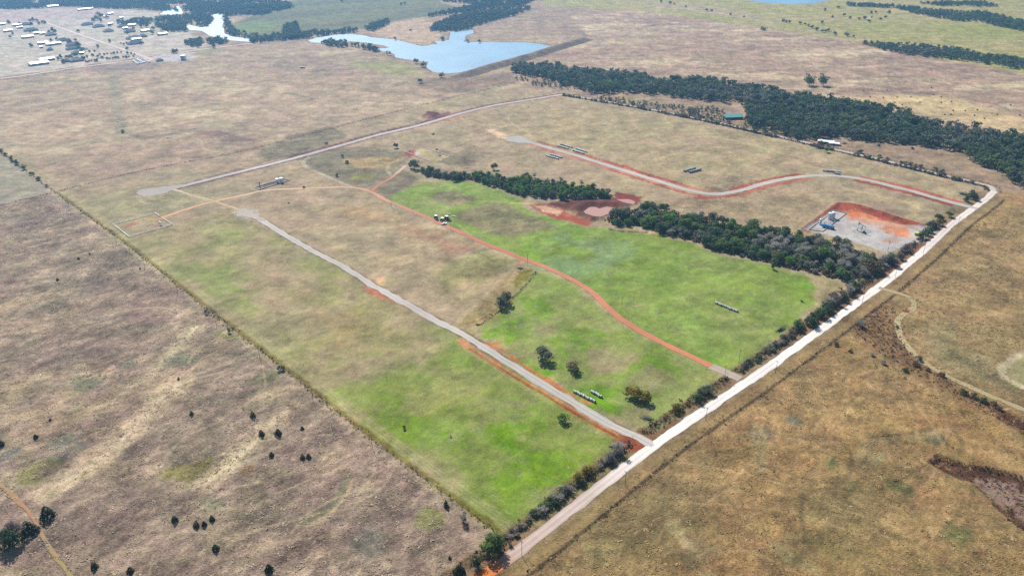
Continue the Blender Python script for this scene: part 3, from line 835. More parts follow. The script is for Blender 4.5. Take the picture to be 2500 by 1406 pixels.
for ln in ([(1165, 797), (1200, 775), (1235, 745), (1290, 690), (1310, 665)], [(1130, 792), (1170, 782), (1215, 752)]):
    paint(line_mask(ln, 0.9, 0.6, 0.6), (124, 104, 78), 0.75)
# yards
paint(poly_mask([(276, 548), (380, 521), (422, 548), (316, 578)], 2, 1, 4), (186, 168, 132), 0.8, 0.2)
paint(poly_mask([(296, 552), (335, 542), (345, 545), (310, 556)], 2, 2, 4), (184, 118, 104), 0.75)
paint(poly_mask([(365, 535), (395, 528), (410, 532), (375, 540)], 3, 2, 4), (214, 176, 128), 0.7)
paint(spot_mask(388, 550, 5), (196, 150, 132), 0.7)
paint(poly_mask([(1028, 358), (1098, 381), (1065, 396), (1020, 378), (1012, 366)], 3, 2, 4), (196, 180, 134), 0.85, 0.2)
paint(poly_mask([(985, 375), (1010, 366), (1020, 372), (1000, 384)], 2, 3, 4), (176, 92, 80), 0.85)
paint(poly_mask([(1012, 372), (1022, 368), (1026, 376), (1016, 380)], 1.5, 1, 4), (204, 200, 196), 0.8)
paint(poly_mask([(622, 457), (690, 438), (708, 440), (640, 464)], 2, 1, 4), (150, 136, 124), 0.85, 0.4)
paint(poly_mask([(640, 452), (680, 441), (684, 446), (645, 458)], 1.5, 1, 4), (108, 94, 92), 0.7)
paint(poly_mask([(1060, 524), (1080, 518), (1110, 540), (1090, 552)], 5, 4, 12), (160, 158, 108), 0.7)
# dug pond
M_PD = poly_mask([(1335, 498), (1380, 488), (1440, 485), (1500, 480), (1504, 470), (1525, 474), (1565, 481), (1556, 498), (1512, 510), (1495, 525), (1466, 536), (1446, 539), (1400, 522), (1366, 508)], 3, 2.5, 4)
paint(M_PD, (116, 66, 58), 0.95, 0.5)
paint(poly_mask([(1500, 474), (1525, 474), (1562, 482), (1552, 496), (1520, 490), (1502, 484)], 2, 2, 4), (160, 74, 66), 0.9, 0.4)
paint(line_mask([(1370, 497), (1420, 490), (1480, 490), (1502, 497)], 1.2, 0.8, 1), (150, 104, 88), 0.7)
paint(line_mask([(1350, 500), (1400, 498), (1440, 494)], 1.0, 0.8, 1), (84, 50, 48), 0.7)
M_PS = poly_mask([(1292, 500), (1332, 498), (1368, 512), (1410, 528), (1441, 540), (1438, 554), (1396, 544), (1345, 530), (1312, 514)], 3, 2.5, 4)
paint(M_PS, (186, 98, 78), 0.95, 0.4)
paint(poly_mask([(1302, 503), (1335, 503), (1370, 517), (1360, 526), (1325, 515)], 2, 3, 4), (236, 196, 160), 0.9, 0.3)
paint(line_mask([(1248, 496), (1280, 497), (1310, 500)], 1.4, 0.8, 0.8), (226, 190, 146), 0.8)
paint(line_mask([(1440, 545), (1500, 556), (1560, 562), (1600, 566), (1680, 583)], 1.6, 1.0, 1.2), (206, 180, 136), 0.6)
paint(line_mask([(1490, 560), (1530, 565), (1580, 567)], 1.2, 0.7, 0.8), (84, 62, 50), 0.8)
hz -= 1.6 * line_mask([(1490, 560), (1530, 565), (1580, 567)], 2.0, 1.5)
dh = np.zeros(len(vx))
LH = G2(HEART); k = near_box(LH, 40)
d = seg_dist(vx[k], vy[k], LH, True); d = np.where(inside(vx[k], vy[k], LH), -d, d)
dh[k] = 3.2 * sstep(1.0, 9.0, d) * (1 - sstep(10, 24, d))
hz += dh * np.clip(M_PD * 1.3, 0, 1)
# well pad: gravel with orange clay worked through it
M_PAD = poly_mask(PAD, 1.5, 1.0, 4)
paint(poly_mask([(1955, 562), (2030, 506), (2046, 496), (2082, 498), (2150, 518), (2200, 534), (2262, 551), (2250, 562), (2050, 530), (1975, 568)], 2, 1.5, 4), (172, 88, 68), 0.95, 0.5)
paint(M_PAD, (206, 202, 198), 0.97, 0.1)
paint(poly_mask([(2062, 520), (2085, 512), (2130, 530), (2200, 546), (2240, 556), (2180, 562), (2120, 546), (2075, 538)], 3, 4, 4), (226, 156, 112), 0.75, 0.2)
paint(poly_mask([(2066, 522), (2085, 516), (2110, 532), (2080, 536)], 2, 3, 4), (222, 126, 74), 0.8)
paint(poly_mask([(2152, 556), (2180, 552), (2220, 560), (2215, 578), (2190, 575), (2160, 566)], 3, 5, 4), (226, 136, 80), 0.9, 0.3)
paint(poly_mask([(2148, 588), (2175, 582), (2190, 588), (2160, 596)], 3, 4, 4), (214, 160, 128), 0.7)
paint(M_PAD * thr(N12, 0.2, 1.0), (222, 204, 190), 0.5)
hz += 1.8 * line_mask([(1960, 560), (2032, 508), (2048, 497), (2082, 500), (2150, 519), (2200, 536), (2260, 553)], 3.2, 2.4) * (1 - 0.9 * M_PAD)
# shores
for wpx, wd in ((LAKE, 5), (RIVER, 4), (POOL, 4)):
    L = G2(wpx); k = near_box(L, 20)
    m = np.zeros(len(vx)); m[k] = 1 - sstep(wd - 2, wd + 4, seg_dist(vx[k], vy[k], L, True) + 3 * N12[k])
    paint(m, (140, 112, 98), 0.6, 0.5)
paint(poly_mask([(370, 142), (400, 132), (460, 130), (485, 141), (440, 150), (380, 152)], 3, 1, 12), (206, 202, 200), 0.85, 0.1)

# cattle trails, wheel marks and weedy clumps
_tr = np.random.default_rng(33)
def trail(x0, y0, a, n, step, w, rgb, al, bend=0.35, only=None):
    p = [np.array(G(x0, y0))]
    for q in range(n):
        a += _tr.normal(0, bend)
        p.append(p[-1] + step * np.array([math.cos(a), math.sin(a)]))
    L = catmull(np.array(p), 4.0)
    k = near_box(L, 6)
    m = np.zeros(len(vx)); m[k] = 1 - sstep(w * 0.5, w * 1.6, seg_dist(vx[k], vy[k], L) + 0.5 * N4[k])
    paint(m if only is None else m * only, rgb, al, 0.3)
for q in range(16):
    trail(_tr.uniform(40, 900), _tr.uniform(720, 1380), _tr.uniform(0.3, 1.3), 7, 16, 0.8, (206, 186, 152), 0.55, 0.35, M_LP)
for q in range(12):
    trail(_tr.uniform(1600, 2450), _tr.uniform(1000, 1390), _tr.uniform(-0.4, 1.0), 7, 15, 1.0, (206, 180, 132), 0.35, 0.18, M_RP)
for q in range(9):
    trail(_tr.uniform(1700, 2450), _tr.uniform(1000, 1390), _tr.uniform(-0.4, 1.0), 5, 12, 1.2, (112, 98, 70), 0.5, 0.35, M_RP)
for q in range(12):
    trail(_tr.uniform(1500, 2400), _tr.uniform(110, 230), _tr.uniform(-0.3, 0.3), 8, 40, 2.0, (222, 198, 158), 0.5, 0.2)
for q in range(10):
    trail(_tr.uniform(100, 1000), _tr.uniform(180, 400), _tr.uniform(-0.6, 0.8), 7, 36, 1.6, (214, 192, 158), 0.45, 0.25)
for q in range(7):
    trail(_tr.uniform(1150, 1800), _tr.uniform(560, 850), _tr.uniform(-1.0, -0.5), 5, 26, 0.6, (160, 170, 104), 0.35, 0.02)
for q in range(7):
    trail(_tr.uniform(450, 1250), _tr.uniform(560, 1150), _tr.uniform(-1.0, -0.5), 5, 26, 0.6, (184, 180, 130), 0.25, 0.02)
for px0, px1, py0, py1, cnt, rgb in ((1250, 1900, 560, 860, 46, (150, 152, 112)), (1200, 1700, 720, 1040, 40, (160, 156, 112)), (850, 1500, 880, 1240, 46, (154, 162, 104)), (400, 1200, 560, 900, 50, (152, 138, 108))):
    for q in range(cnt):
        mk = spot_mask(_tr.uniform(px0, px1), _tr.uniform(py0, py1), _tr.uniform(1.5, 5.5), 1.3, 4)
        paint(mk * np.clip(M_PR, 0, 1), rgb, _tr.uniform(0.3, 0.7), 0.6)

# --- lift tall grass into low relief, keep the ground level where sheets lie on it
flat = np.zeros(len(vx))
for ln, w in ((COUNTY, 10), (NEAR_RD, 8), (TRACK, 6), (TRACK_B, 6), (FAR_RD, 9), (EAST_RD, 9), (GATE_TRACK, 5), (RED_TRACK, 4), (VILLAGE_RD, 8), (SECTION_RD, 8), (APRON, 9)):
    flat = np.maximum(flat, line_mask(ln, w, 2, step=14))
for pg in (LAKE, RIVER, POOL, FAR_POND, HEART, SPRING):
    flat = np.maximum(flat, poly_mask(pg, 2.5))
hz = hz + np.clip(tall - 0.1, 0, 1) * (0.35 * np.abs(fbm(vx, vy, 3.2, 101, 3)) + 0.25 * N4)
hz *= (1 - flat)
hz -= 0.06 * flat

zone *= np.array([0.90, 0.89, 0.88])
zone *= 1 + M_LP[:, None] * np.array([0.03, 0.02, 0.03])
zone = np.clip(zone + (zone - zone.mean(1, keepdims=True)) * 0.07, 0.004, 1)
# uneven growth: every stand of grass is a little thicker, drier or greener than the next
MOT = 1 - np.clip(M_PAD, 0, 1)
N25 = fbm(vx, vy, 30.0, 131, 6, gain=0.8)
NH = fbm(vx, vy, 36.0, 141, 6, gain=0.75)
N3 = fbm(vx, vy, 3.4, 151, 3, rot=0.75, stretch=1.8, gain=0.8)
zone *= np.exp(MOT * (0.10 * NF + 0.06 * N25 + 0.11 * N3 + tall * (0.0 * NF + 0.12 * N3)))[:, None]
zone[:, 0] *= np.exp(0.10 * NH * MOT)
zone[:, 2] *= np.exp(0.08 * NH * MOT)
zone = np.clip(zone, 0.004, 0.8)
ZC = np.zeros((NV, 3)); ZC[:] = A(172, 148, 122)
ZC[VI] = zone
TL = np.full(NV, 0.4); TL[VI] = tall
GZ = np.zeros(NV); GZ[VI] = hz
ii, jj = np.meshgrid(np.arange(nr - 1), np.arange(na), indexing='ij')
ja = (jj + 1) % na
F = np.stack([ii * na + jj, (ii + 1) * na + jj, (ii + 1) * na + ja, ii * na + ja], -1).reshape(-1, 4)
V = np.stack([GX, GY, GZ], 1)
M_EARTH = earth('meadow_earth', fine=0.6, contrast=1.5, bump=1.0, dist=0.6, stretch=2.2)
me = np_mesh('ground', V, F[:, ::-1], M_EARTH, ZC, TL, smooth=True)
ground = tag(place('ground', me), kind='structure')
ring = np.arange(na)
cap = np_mesh('ground_cap', np.vstack([V[:na], [[0, 0, 0]]]), np.stack([np.full(na, na), np.roll(ring, -1), ring], 1), M_EARTH, np.vstack([ZC[:na], [A(184, 160, 134)]]), np.full(na + 1, .4))
tag(place('ground', cap), kind='structure')

# ------------------------------------------------------------------ roads, pads and tracks: thin sheets on the ground
_level = [0.03]
M_GRAVEL = earth('gravel', fine=0.8, contrast=0.30, bump=0.25, dist=0.06)
M_DIRT = earth('packed_dirt', fine=0.8, contrast=0.34, bump=0.35, dist=0.08)

def ribbon(name, px, width, rgb, mat, edge=0.5, step=3.0, ends=None, seed=0, wheel=0.10, fade=None):
    """a road: wheel tracks a little paler, ragged gravel edges; ends = extra colour stops (0..1, rgb)"""
    _level[0] += 0.006
    L = catmull(G2(px), step)
    t = np.gradient(L, axis=0); t /= np.linalg.norm(t, axis=1)[:, None]
    nrm = np.stack([t[:, 1], -t[:, 0]], 1)
    s = np.concatenate([[0], np.cumsum(np.linalg.norm(np.diff(L, axis=0), axis=1))])
    u = np.linspace(-1, 1, 9)
    n = len(L)
    V = np.zeros((n, 9, 3)); C = np.zeros((n, 9, 3)); T = np.zeros((n, 9))
    for j, uu in enumerate(u):
        w = width / 2 * uu
        jag = edge * fbm(s, np.full(n, 50.0 * np.sign(uu) + seed * 7), 9.0, 200 + seed, 4) * (abs(uu) > 0.9)
        off = w + np.sign(uu) * jag
        V[:, j, :2] = L + nrm * off[:, None]
        V[:, j, 2] = _level[0] + 0.05 * (1 - uu * uu)
        base = np.tile(A(*rgb), (n, 1))
        if ends is not None:
            f = s / s[-1]
            st = np.array([e[0] for e in ends]); cc = np.array([A(*e[1]) for e in ends])
            base = np.stack([np.interp(f, st, cc[:, q]) for q in range(3)], 1)
        k = 1 + wheel * (math.exp(-((abs(uu) - 0.45) / 0.2) ** 2) - 0.5) + 0.10 * fbm(s, np.full(n, uu * 1.5), 14.0, 300 + seed, 3, rot=0, stretch=3)
        C[:, j] = base * k[:, None]
        T[:, j] = 0.15
    a, b = np.meshgrid(np.arange(n - 1), np.arange(8), indexing='ij')
    F = np.stack([a * 9 + b, a * 9 + b + 1, (a + 1) * 9 + b + 1, (a + 1) * 9 + b], -1).reshape(-1, 4)
    me = np_mesh(name, V.reshape(-1, 3), F, mat, C.reshape(-1, 3), T.ravel())
    return tag(place(name, me), kind='structure')

def sheet(name, world_pts, mat, rgb=None, z=None, kind='structure'):
    if z is None:
        _level[0] += 0.006
        z = _level[0]
    P = [Vector((float(x), float(y), z)) for x, y in world_pts]
    tri = tessellate_polygon([P])
    F = np.array(tri)
    V = np.array([tuple(p) for p in P])
    a = V[F[0][1]] - V[F[0][0]]; b = V[F[0][2]] - V[F[0][0]]
    if np.cross(a, b)[2] < 0:
        F = F[:, ::-1]
    zc = None if rgb is None else np.tile(A(*rgb), (len(V), 1))
    me = np_mesh(name, V, F, mat, zc, None if rgb is None else np.full(len(V), 0.15))
    return tag(place(name, me), kind=kind)

def disc(px, py, r, ragged=1.0, seed=1, n=48):
    x, y = G(px, py)
    a = np.linspace(0, 2 * math.pi, n, endpoint=False)
    rr = r + ragged * fbm(np.cos(a) * r, np.sin(a) * r, 8.0, 400 + seed, 3)
    return np.stack([x + rr * np.cos(a), y + rr * np.sin(a)], 1)

ribbon('country_road', COUNTY[:15], 7.4, (250, 240, 232), M_DIRT, 0.7, seed=1, wheel=0.26,
       ends=[(0, (228, 130, 62)), (0.03, (232, 140, 74)), (0.045, (206, 180, 166)), (0.13, (220, 202, 192)), (0.2, (255, 248, 240)), (0.55, (255, 246, 236)), (0.75, (246, 232, 222)), (1, (236, 222, 212))])
ribbon('far_road', CO2, 6.2, (206, 194, 186), M_DIRT, 0.9, seed=21)
ribbon('gravel_road', NEAR_RD, 7.2, (206, 198, 188), M_GRAVEL, 1.3, seed=2, wheel=0.26)
ribbon('gravel_road', FAR_RD, 8.2, (206, 196, 190), M_GRAVEL, 1.1, seed=3, wheel=0.2)
ribbon('gravel_road', EAST_RD, 8.2, (206, 198, 190), M_GRAVEL, 1.1, seed=4, wheel=0.2)
ribbon('gravel_road', APRON, 8.0, (196, 180, 164), M_GRAVEL, 0.8, seed=5)
ribbon('dirt_track', TRACK, 5.8, (214, 136, 102), M_DIRT, 0.9, seed=6, wheel=0.22,
       ends=[(0, (218, 142, 104)), (0.45, (208, 140, 114)), (0.60, (206, 152, 128)), (0.66, (216, 166, 132)), (0.8, (224, 196, 158)), (1, (214, 164, 124))])
ribbon('dirt_track', TRACK_B, 4.6, (204, 136, 112), M_DIRT, 0.6, seed=7, ends=[(0, (206, 128, 100)), (0.5, (206, 150, 124)), (1, (206, 190, 168))])
ribbon('dirt_track', [(602, 521), (575, 509), (545, 499), (520, 491), (470, 478), (425, 463)], 3.6, (214, 190, 156), M_DIRT, 1.2, seed=12, wheel=0.3)
ribbon('mown_track', GATE_TRACK, 5.2, (192, 174, 132), M_DIRT, 0.9, seed=8)
ribbon('dirt_track', RED_TRACK, 2.3, (186, 134, 92), M_DIRT, 0.9, seed=9, ends=[(0, (178, 156, 108)), (0.35, (182, 148, 106)), (0.55, (182, 136, 106)), (0.75, (176, 150, 106)), (1, (166, 150, 96))])
ribbon('village_road', VILLAGE_RD, 9.0, (226, 206, 192), M_GRAVEL, 0.5, step=8, seed=10)
ribbon('section_road', SECTION_RD, 10.0, (226, 198, 188), M_DIRT, 0.6, step=10, seed=11)
def blob(px, ragged=1.2, seed=1):
    L = catmull(np.vstack([G2(px), G2(px)[:1]]), 2.0)[:-1]
    return L + ragged * np.stack([fbm(L[:, 0], L[:, 1], 7.0, 410 + seed, 3), fbm(L[:, 0], L[:, 1], 7.0, 430 + seed, 3)], 1)
sheet('turning_circle', blob([(334, 471), (345, 463), (378, 458), (412, 455), (448, 451), (440, 458), (412, 468), (380, 476), (350, 479)], 2.4), M_GRAVEL, (186, 176, 166))
sheet('turning_circle', blob([(572, 519), (590, 511), (612, 515), (650, 540), (630, 538), (604, 529), (582, 528)], 2.6, 2), M_GRAVEL, (196, 184, 170))
sheet('turning_circle', blob([(1231, 342), (1246, 334), (1270, 333), (1286, 341), (1310, 353), (1286, 350), (1256, 348)], 1.8, 3), M_GRAVEL, (190, 184, 176))

# ------------------------------------------------------------------ water
M_LAKE = water('lake_water', (0.15, 0.27, 0.37, 1), 0.45, 0.25)
M_MUD = water('muddy_water', A4(206, 156, 138), 0.25, 0.1)
def shore(px, step=9.0, rough=1.6, seed=5):
    L = G2(px)
    P = []
    for i in range(len(L)):
        a, b = L[i], L[(i + 1) % len(L)]
        n = max(1, int(np.linalg.norm(b - a) / step))
        for q in range(n):
            P.append(a + (b - a) * q / n)
    P = np.array(P)
    return P + np.stack([fbm(P[:, 0], P[:, 1], 25, seed, 3), fbm(P[:, 0], P[:, 1], 25, seed + 9, 3)], 1) * rough
sheet('lake', shore(LAKE), M_LAKE, z=0.02)
sheet('river', shore(RIVER), M_LAKE, z=0.02)
sheet('river_pool', shore(POOL), M_LAKE, z=0.02)
sheet('far_pond', shore(FAR_POND), M_LAKE, z=0.02)
sheet('muddy_pond', catmull(np.vstack([G2(HEART), G2(HEART)[:1]]), 2.0)[:-1], M_MUD, z=0.03)
sheet('muddy_puddle', catmull(np.vstack([G2(SPRING), G2(SPRING)[:1]]), 2.0)[:-1], M_MUD, z=0.03)

# earth dam holding the lake
def bank(name, crest_px, top, h, foot, rgb, seed=3):
    L = catmull(G2(crest_px), 8.0)
    t = np.gradient(L, axis=0); t /= np.linalg.norm(t, axis=1)[:, None]
    nrm = np.stack([t[:, 1], -t[:, 0]], 1)
    n = len(L)
    ends = np.minimum(1, np.minimum(np.arange(n), np.arange(n)[::-1]) / 4.0)
    prof = [(-foot, -0.3), (-foot * 0.5, h * 0.48), (-top, h), (0, h * 1.02), (top, h), (foot * 0.5, h * 0.48), (foot, -0.3)]
    V = []
    for off, z in prof:
        jn = 0.9 * fbm(L[:, 0], L[:, 1] + off, 12, 70 + seed, 3)
        V.append(np.column_stack([L + nrm * (off + jn)[:, None], np.where(z > 0, z * ends, z) + 0.15 * jn]))
    V = np.stack(V, 1)
    k = len(prof)
    a, b = np.meshgrid(np.arange(n - 1), np.arange(k - 1), indexing='ij')
    F = np.stack([a * k + b, a * k + b + 1, (a + 1) * k + b + 1, (a + 1) * k + b], -1).reshape(-1, 4)
    Vf = V.reshape(-1, 3)
    zc = np.tile(A(*rgb), (len(Vf), 1)) * (1 + 0.2 * fbm(Vf[:, 0], Vf[:, 1], 10, 77, 3))[:, None]
    me = np_mesh(name, Vf, F, M_EARTH, zc, np.full(len(Vf), 0.8))
    return place(name, me)
dam = bank('earth_dam', [(1105, 190), (1140, 184), (1200, 166), (1290, 141), (1350, 122), (1400, 107), (1436, 95)], 4.0, 7.5, 20, (150, 132, 112))
tag(dam, 'long straight grassy earth dam closing the near end of the blue lake', 'dam')

# ------------------------------------------------------------------ trees and shrubs
rng = np.random.default_rng(7)

def leaf_quads(P, N, size, r):
    """small leaf sprays: one bent quad at each point, facing roughly N"""
    n = len(P)
    N = N + np.array([0, 0, 0.25]) + r.normal(0, 0.38, (n, 3))
    N /= np.linalg.norm(N, axis=1)[:, None] + 1e-9
    T = np.cross(N, r.normal(0, 1, (n, 3))); T /= np.linalg.norm(T, axis=1)[:, None] + 1e-9
    B = np.cross(N, T)
    s = size * r.uniform(0.6, 1.25, (n, 1))
    q = r.uniform(0.65, 1.0, (n, 1))
    V = np.stack([P - T * s * 0.5, P - B * s * 0.42 * q + N * s * 0.12, P + T * s * 0.5, P + B * s * 0.42 * q + N * s * 0.12], 1)
    F = np.arange(n * 4).reshape(n, 4)
    return V.reshape(-1, 3), F

def crown_points(r, n, rx, z0, z1, lobes, shell=0.75):
    """points over a lumpy crown made of overlapping lobes"""
    C, S = [], []
    for i in range(lobes):
        a = r.uniform(0, 2 * math.pi)
        h = r.uniform(0.15, 0.95)
        rr = rx * (0.88 * math.sqrt(r.uniform(0.02, 1))) * (1.0 - 0.45 * max(0, h - 0.45) / 0.55) * (0.75 + 0.5 * min(h, 0.5))
        C.append((math.cos(a) * rr, math.sin(a) * rr, z0 + (z1 - z0) * h * 0.86))
        S.append(rx * r.uniform(0.34, 0.52))
    C, S = np.array(C), np.array(S)
    k = r.integers(0, lobes, n)
    d = r.normal(0, 1, (n, 3)); d[:, 2] = d[:, 2] * 0.8 + 0.25
    d /= np.linalg.norm(d, axis=1)[:, None]
    rad_ = S[k] * (shell + (1.08 - shell) * r.random(n))
    P = C[k] + d * rad_[:, None] * np.array([1, 1, 0.82])
    P[:, 2] = np.maximum(P[:, 2], z0 * 0.55)
    return P, d

def broadleaf_crown(seed, n=420, rx=4.4, z0=2.0, z1=9.0, lobes=11, size=1.0):
    r = np.random.default_rng(seed)
    P, N = crown_points(r, n, rx, z0, z1, lobes)
    return leaf_quads(P, N, size, r)

def cone_crown(seed, n=300, rx=2.0, h=5.0, size=0.7):
    r = np.random.default_rng(seed)
    t = 1 - np.sqrt(r.random(n)) * 0.98
    a = r.uniform(0, 2 * math.pi, n)
    rr = rx * ((1 - t) ** 0.75) * (0.72 + 0.34 * r.random(n)) * (1 + 0.18 * np.sin(a * 3 + seed))
    P = np.stack([rr * np.cos(a), rr * np.sin(a), 0.15 + t * h], 1)
    N = np.stack([np.cos(a), np.sin(a), np.full(n, 0.45)], 1)
    return leaf_quads(P, N, size, r)

def twig_crown(seed, n=520, rx=4.0, z0=1.8, z1=8.0, w=0.10, ln=1.7):
    """bare crown: fine twigs pointing up and out"""
    r = np.random.default_rng(seed)
    P, N = crown_points(r, n, rx, z0, z1, 9, 0.35)
    D = N * 0.8 + np.array([0, 0, 0.7]) + r.normal(0, 0.45, (n, 3))
    D /= np.linalg.norm(D, axis=1)[:, None]
    S = np.cross(D, r.normal(0, 1, (n, 3))); S /= np.linalg.norm(S, axis=1)[:, None]
    L = ln * r.uniform(0.6, 1.3, (n, 1)); ww = w * r.uniform(0.6, 1.6, (n, 1))
    V = np.stack([P - D * L * 0.5 - S * ww, P - D * L * 0.5 + S * ww, P + D * L * 0.5 + S * ww * 0.3, P + D * L * 0.5 - S * ww * 0.3], 1)
    return V.reshape(-1, 3), np.arange(n * 4).reshape(n, 4)

def limbs(seed, h, r0, reach, n=5, low=0.3):
    r = random.Random(seed)
    m = MB()
    top = (r.uniform(-.3, .3), r.uniform(-.3, .3), h)
    m.tube((0, 0, -0.2), (top[0] * .5, top[1] * .5, h * 0.5), r0, r0 * 0.7, 6)
    m.tube((top[0] * .5, top[1] * .5, h * 0.5), top, r0 * 0.7, r0 * 0.25, 5)
    for i in range(n):
        a = 2 * math.pi * (i + r.uniform(-.3, .3)) / n
        z = h * r.uniform(low, 0.6)
        q = r.uniform(.7, 1.0) * reach
        mid = (math.cos(a) * q * .5, math.sin(a) * q * .5, z + q * 0.42)
        m.tube((0, 0, z), mid, r0 * 0.45, r0 * 0.3, 5)
        m.tube(mid, (math.cos(a + .3) * q, math.sin(a + .3) * q, z + q * 0.75), r0 * 0.3, r0 * 0.1, 4)
    return m

BARK = plain('bark', A4(112, 96, 84), 0.9, 0.3, 1.5)
BARK_PALE = plain('bark_pale', A4(140, 130, 124), 0.9, 0.3, 1.5)
LEAF = {
    'green': foliage('leaf_green', (0.095, 0.155, 0.050, 1), 0.45, (0.014, 0.020, -0.004), 0.45),
    'bright': foliage('leaf_bright_green', (0.085, 0.185, 0.034, 1), 0.4, (0.02, 0.012, 0.0), 0.45),
    'dark': foliage('leaf_dark_green', (0.072, 0.118, 0.054, 1), 0.4, (0.008, 0.012, 0.004), 0.45),
    'grey': foliage('leaf_grey_green', (0.150, 0.165, 0.110, 1), 0.35, (0.0, 0.0, 0.01), 0.4),
    'olive': foliage('leaf_olive', (0.190, 0.160, 0.026, 1), 0.35, (0.02, -0.01, 0.0), 0.35),
    'rust': foliage('leaf_rust', (0.150, 0.120, 0.055, 1), 0.35, (0.0, -0.02, 0.0)),
    'cedar': foliage('leaf_cedar', (0.024, 0.036, 0.014, 1), 0.3, (0.006, 0.008, 0.0), 0.1),
    'twig': foliage('bare_twigs', (0.360, 0.345, 0.300, 1), 0.3, (0.02, 0.012, 0.02), 0.35),
    'twig_dark': foliage('bare_dark_twigs', (0.190, 0.165, 0.146, 1), 0.3, (0.02, 0.0, 0.012), 0.3),
}
VAR = {}
def variants(key, make, n):
    VAR[key] = [make(i) for i in range(n)]
for lf in ('green', 'bright', 'dark', 'grey', 'olive', 'rust'):
    variants('crown_' + lf, lambda i, lf=lf: np_mesh('crown', *broadleaf_crown(100 + i, 760, 4.7, 1.5, 9.0, 14 + i, 1.05), LEAF[lf]), 4)
    variants('bush_' + lf, lambda i, lf=lf: np_mesh('crown', *broadleaf_crown(200 + i, 360, 2.7, 0.4, 3.8, 10, 0.75), LEAF[lf]), 3)
variants('cone', lambda i: np_mesh('crown', *cone_crown(300 + i, 320, 2.0, 4.6 + 0.5 * i, 0.75), LEAF['cedar']), 4)
for tw in ('twig', 'twig_dark'):
    variants('crown_' + tw, lambda i, tw=tw: np_mesh('crown', *twig_crown(400 + i, 900, 4.2, 1.6, 8.6, 0.10, 1.8), LEAF[tw]), 3)
    variants('bush_' + tw, lambda i, tw=tw: np_mesh('crown', *twig_crown(430 + i, 480, 2.5, 0.4, 3.6, 0.08, 1.3), LEAF[tw]), 3)
TRUNK = [limbs(i, 6.5, 0.28, 2.6).mesh('trunk', BARK) for i in range(3)]
TRUNK_BARE = [limbs(20 + i, 7.5, 0.26, 3.2, 7, 0.2).mesh('trunk', BARK_PALE) for i in range(3)]
STEM = [limbs(40 + i, 2.2, 0.12, 1.2, 5, 0.1).mesh('stem', BARK) for i in range(3)]
SPIRE = limbs(60, 3.8, 0.12, 0.5, 3, 0.3).mesh('trunk', BARK)

def tree(kind, x, y, s, label, group=None, wide=1.0, name=None, z=0.0):
    """kind 'crown_green', 'bush_twig', 'cone' ...; s scales height"""
    i = int(rng.integers(0, 97))
    bush = kind.startswith('bush')
    nm = name or ('cedar_tree' if kind == 'cone' else ('bare_shrub' if bush and 'twig' in kind else 'shrub' if bush else 'bare_tree' if 'twig' in kind else 'broadleaf_tree'))
    o = empty(nm, (x, y, z), rng.uniform(0, 6.28), (s * wide, s * wide, s))
    v = VAR[kind]
    place('crown', v[i % len(v)], o)
    if kind == 'cone':
        place('trunk', SPIRE, o)
    elif bush:
        place('stem', STEM[i % 3], o)
    else:
        place('trunk', (TRUNK_BARE if 'twig' in kind else TRUNK)[i % 3], o)
    cat = 'shrub' if bush else 'tree'
    return tag(o, label, cat, group)

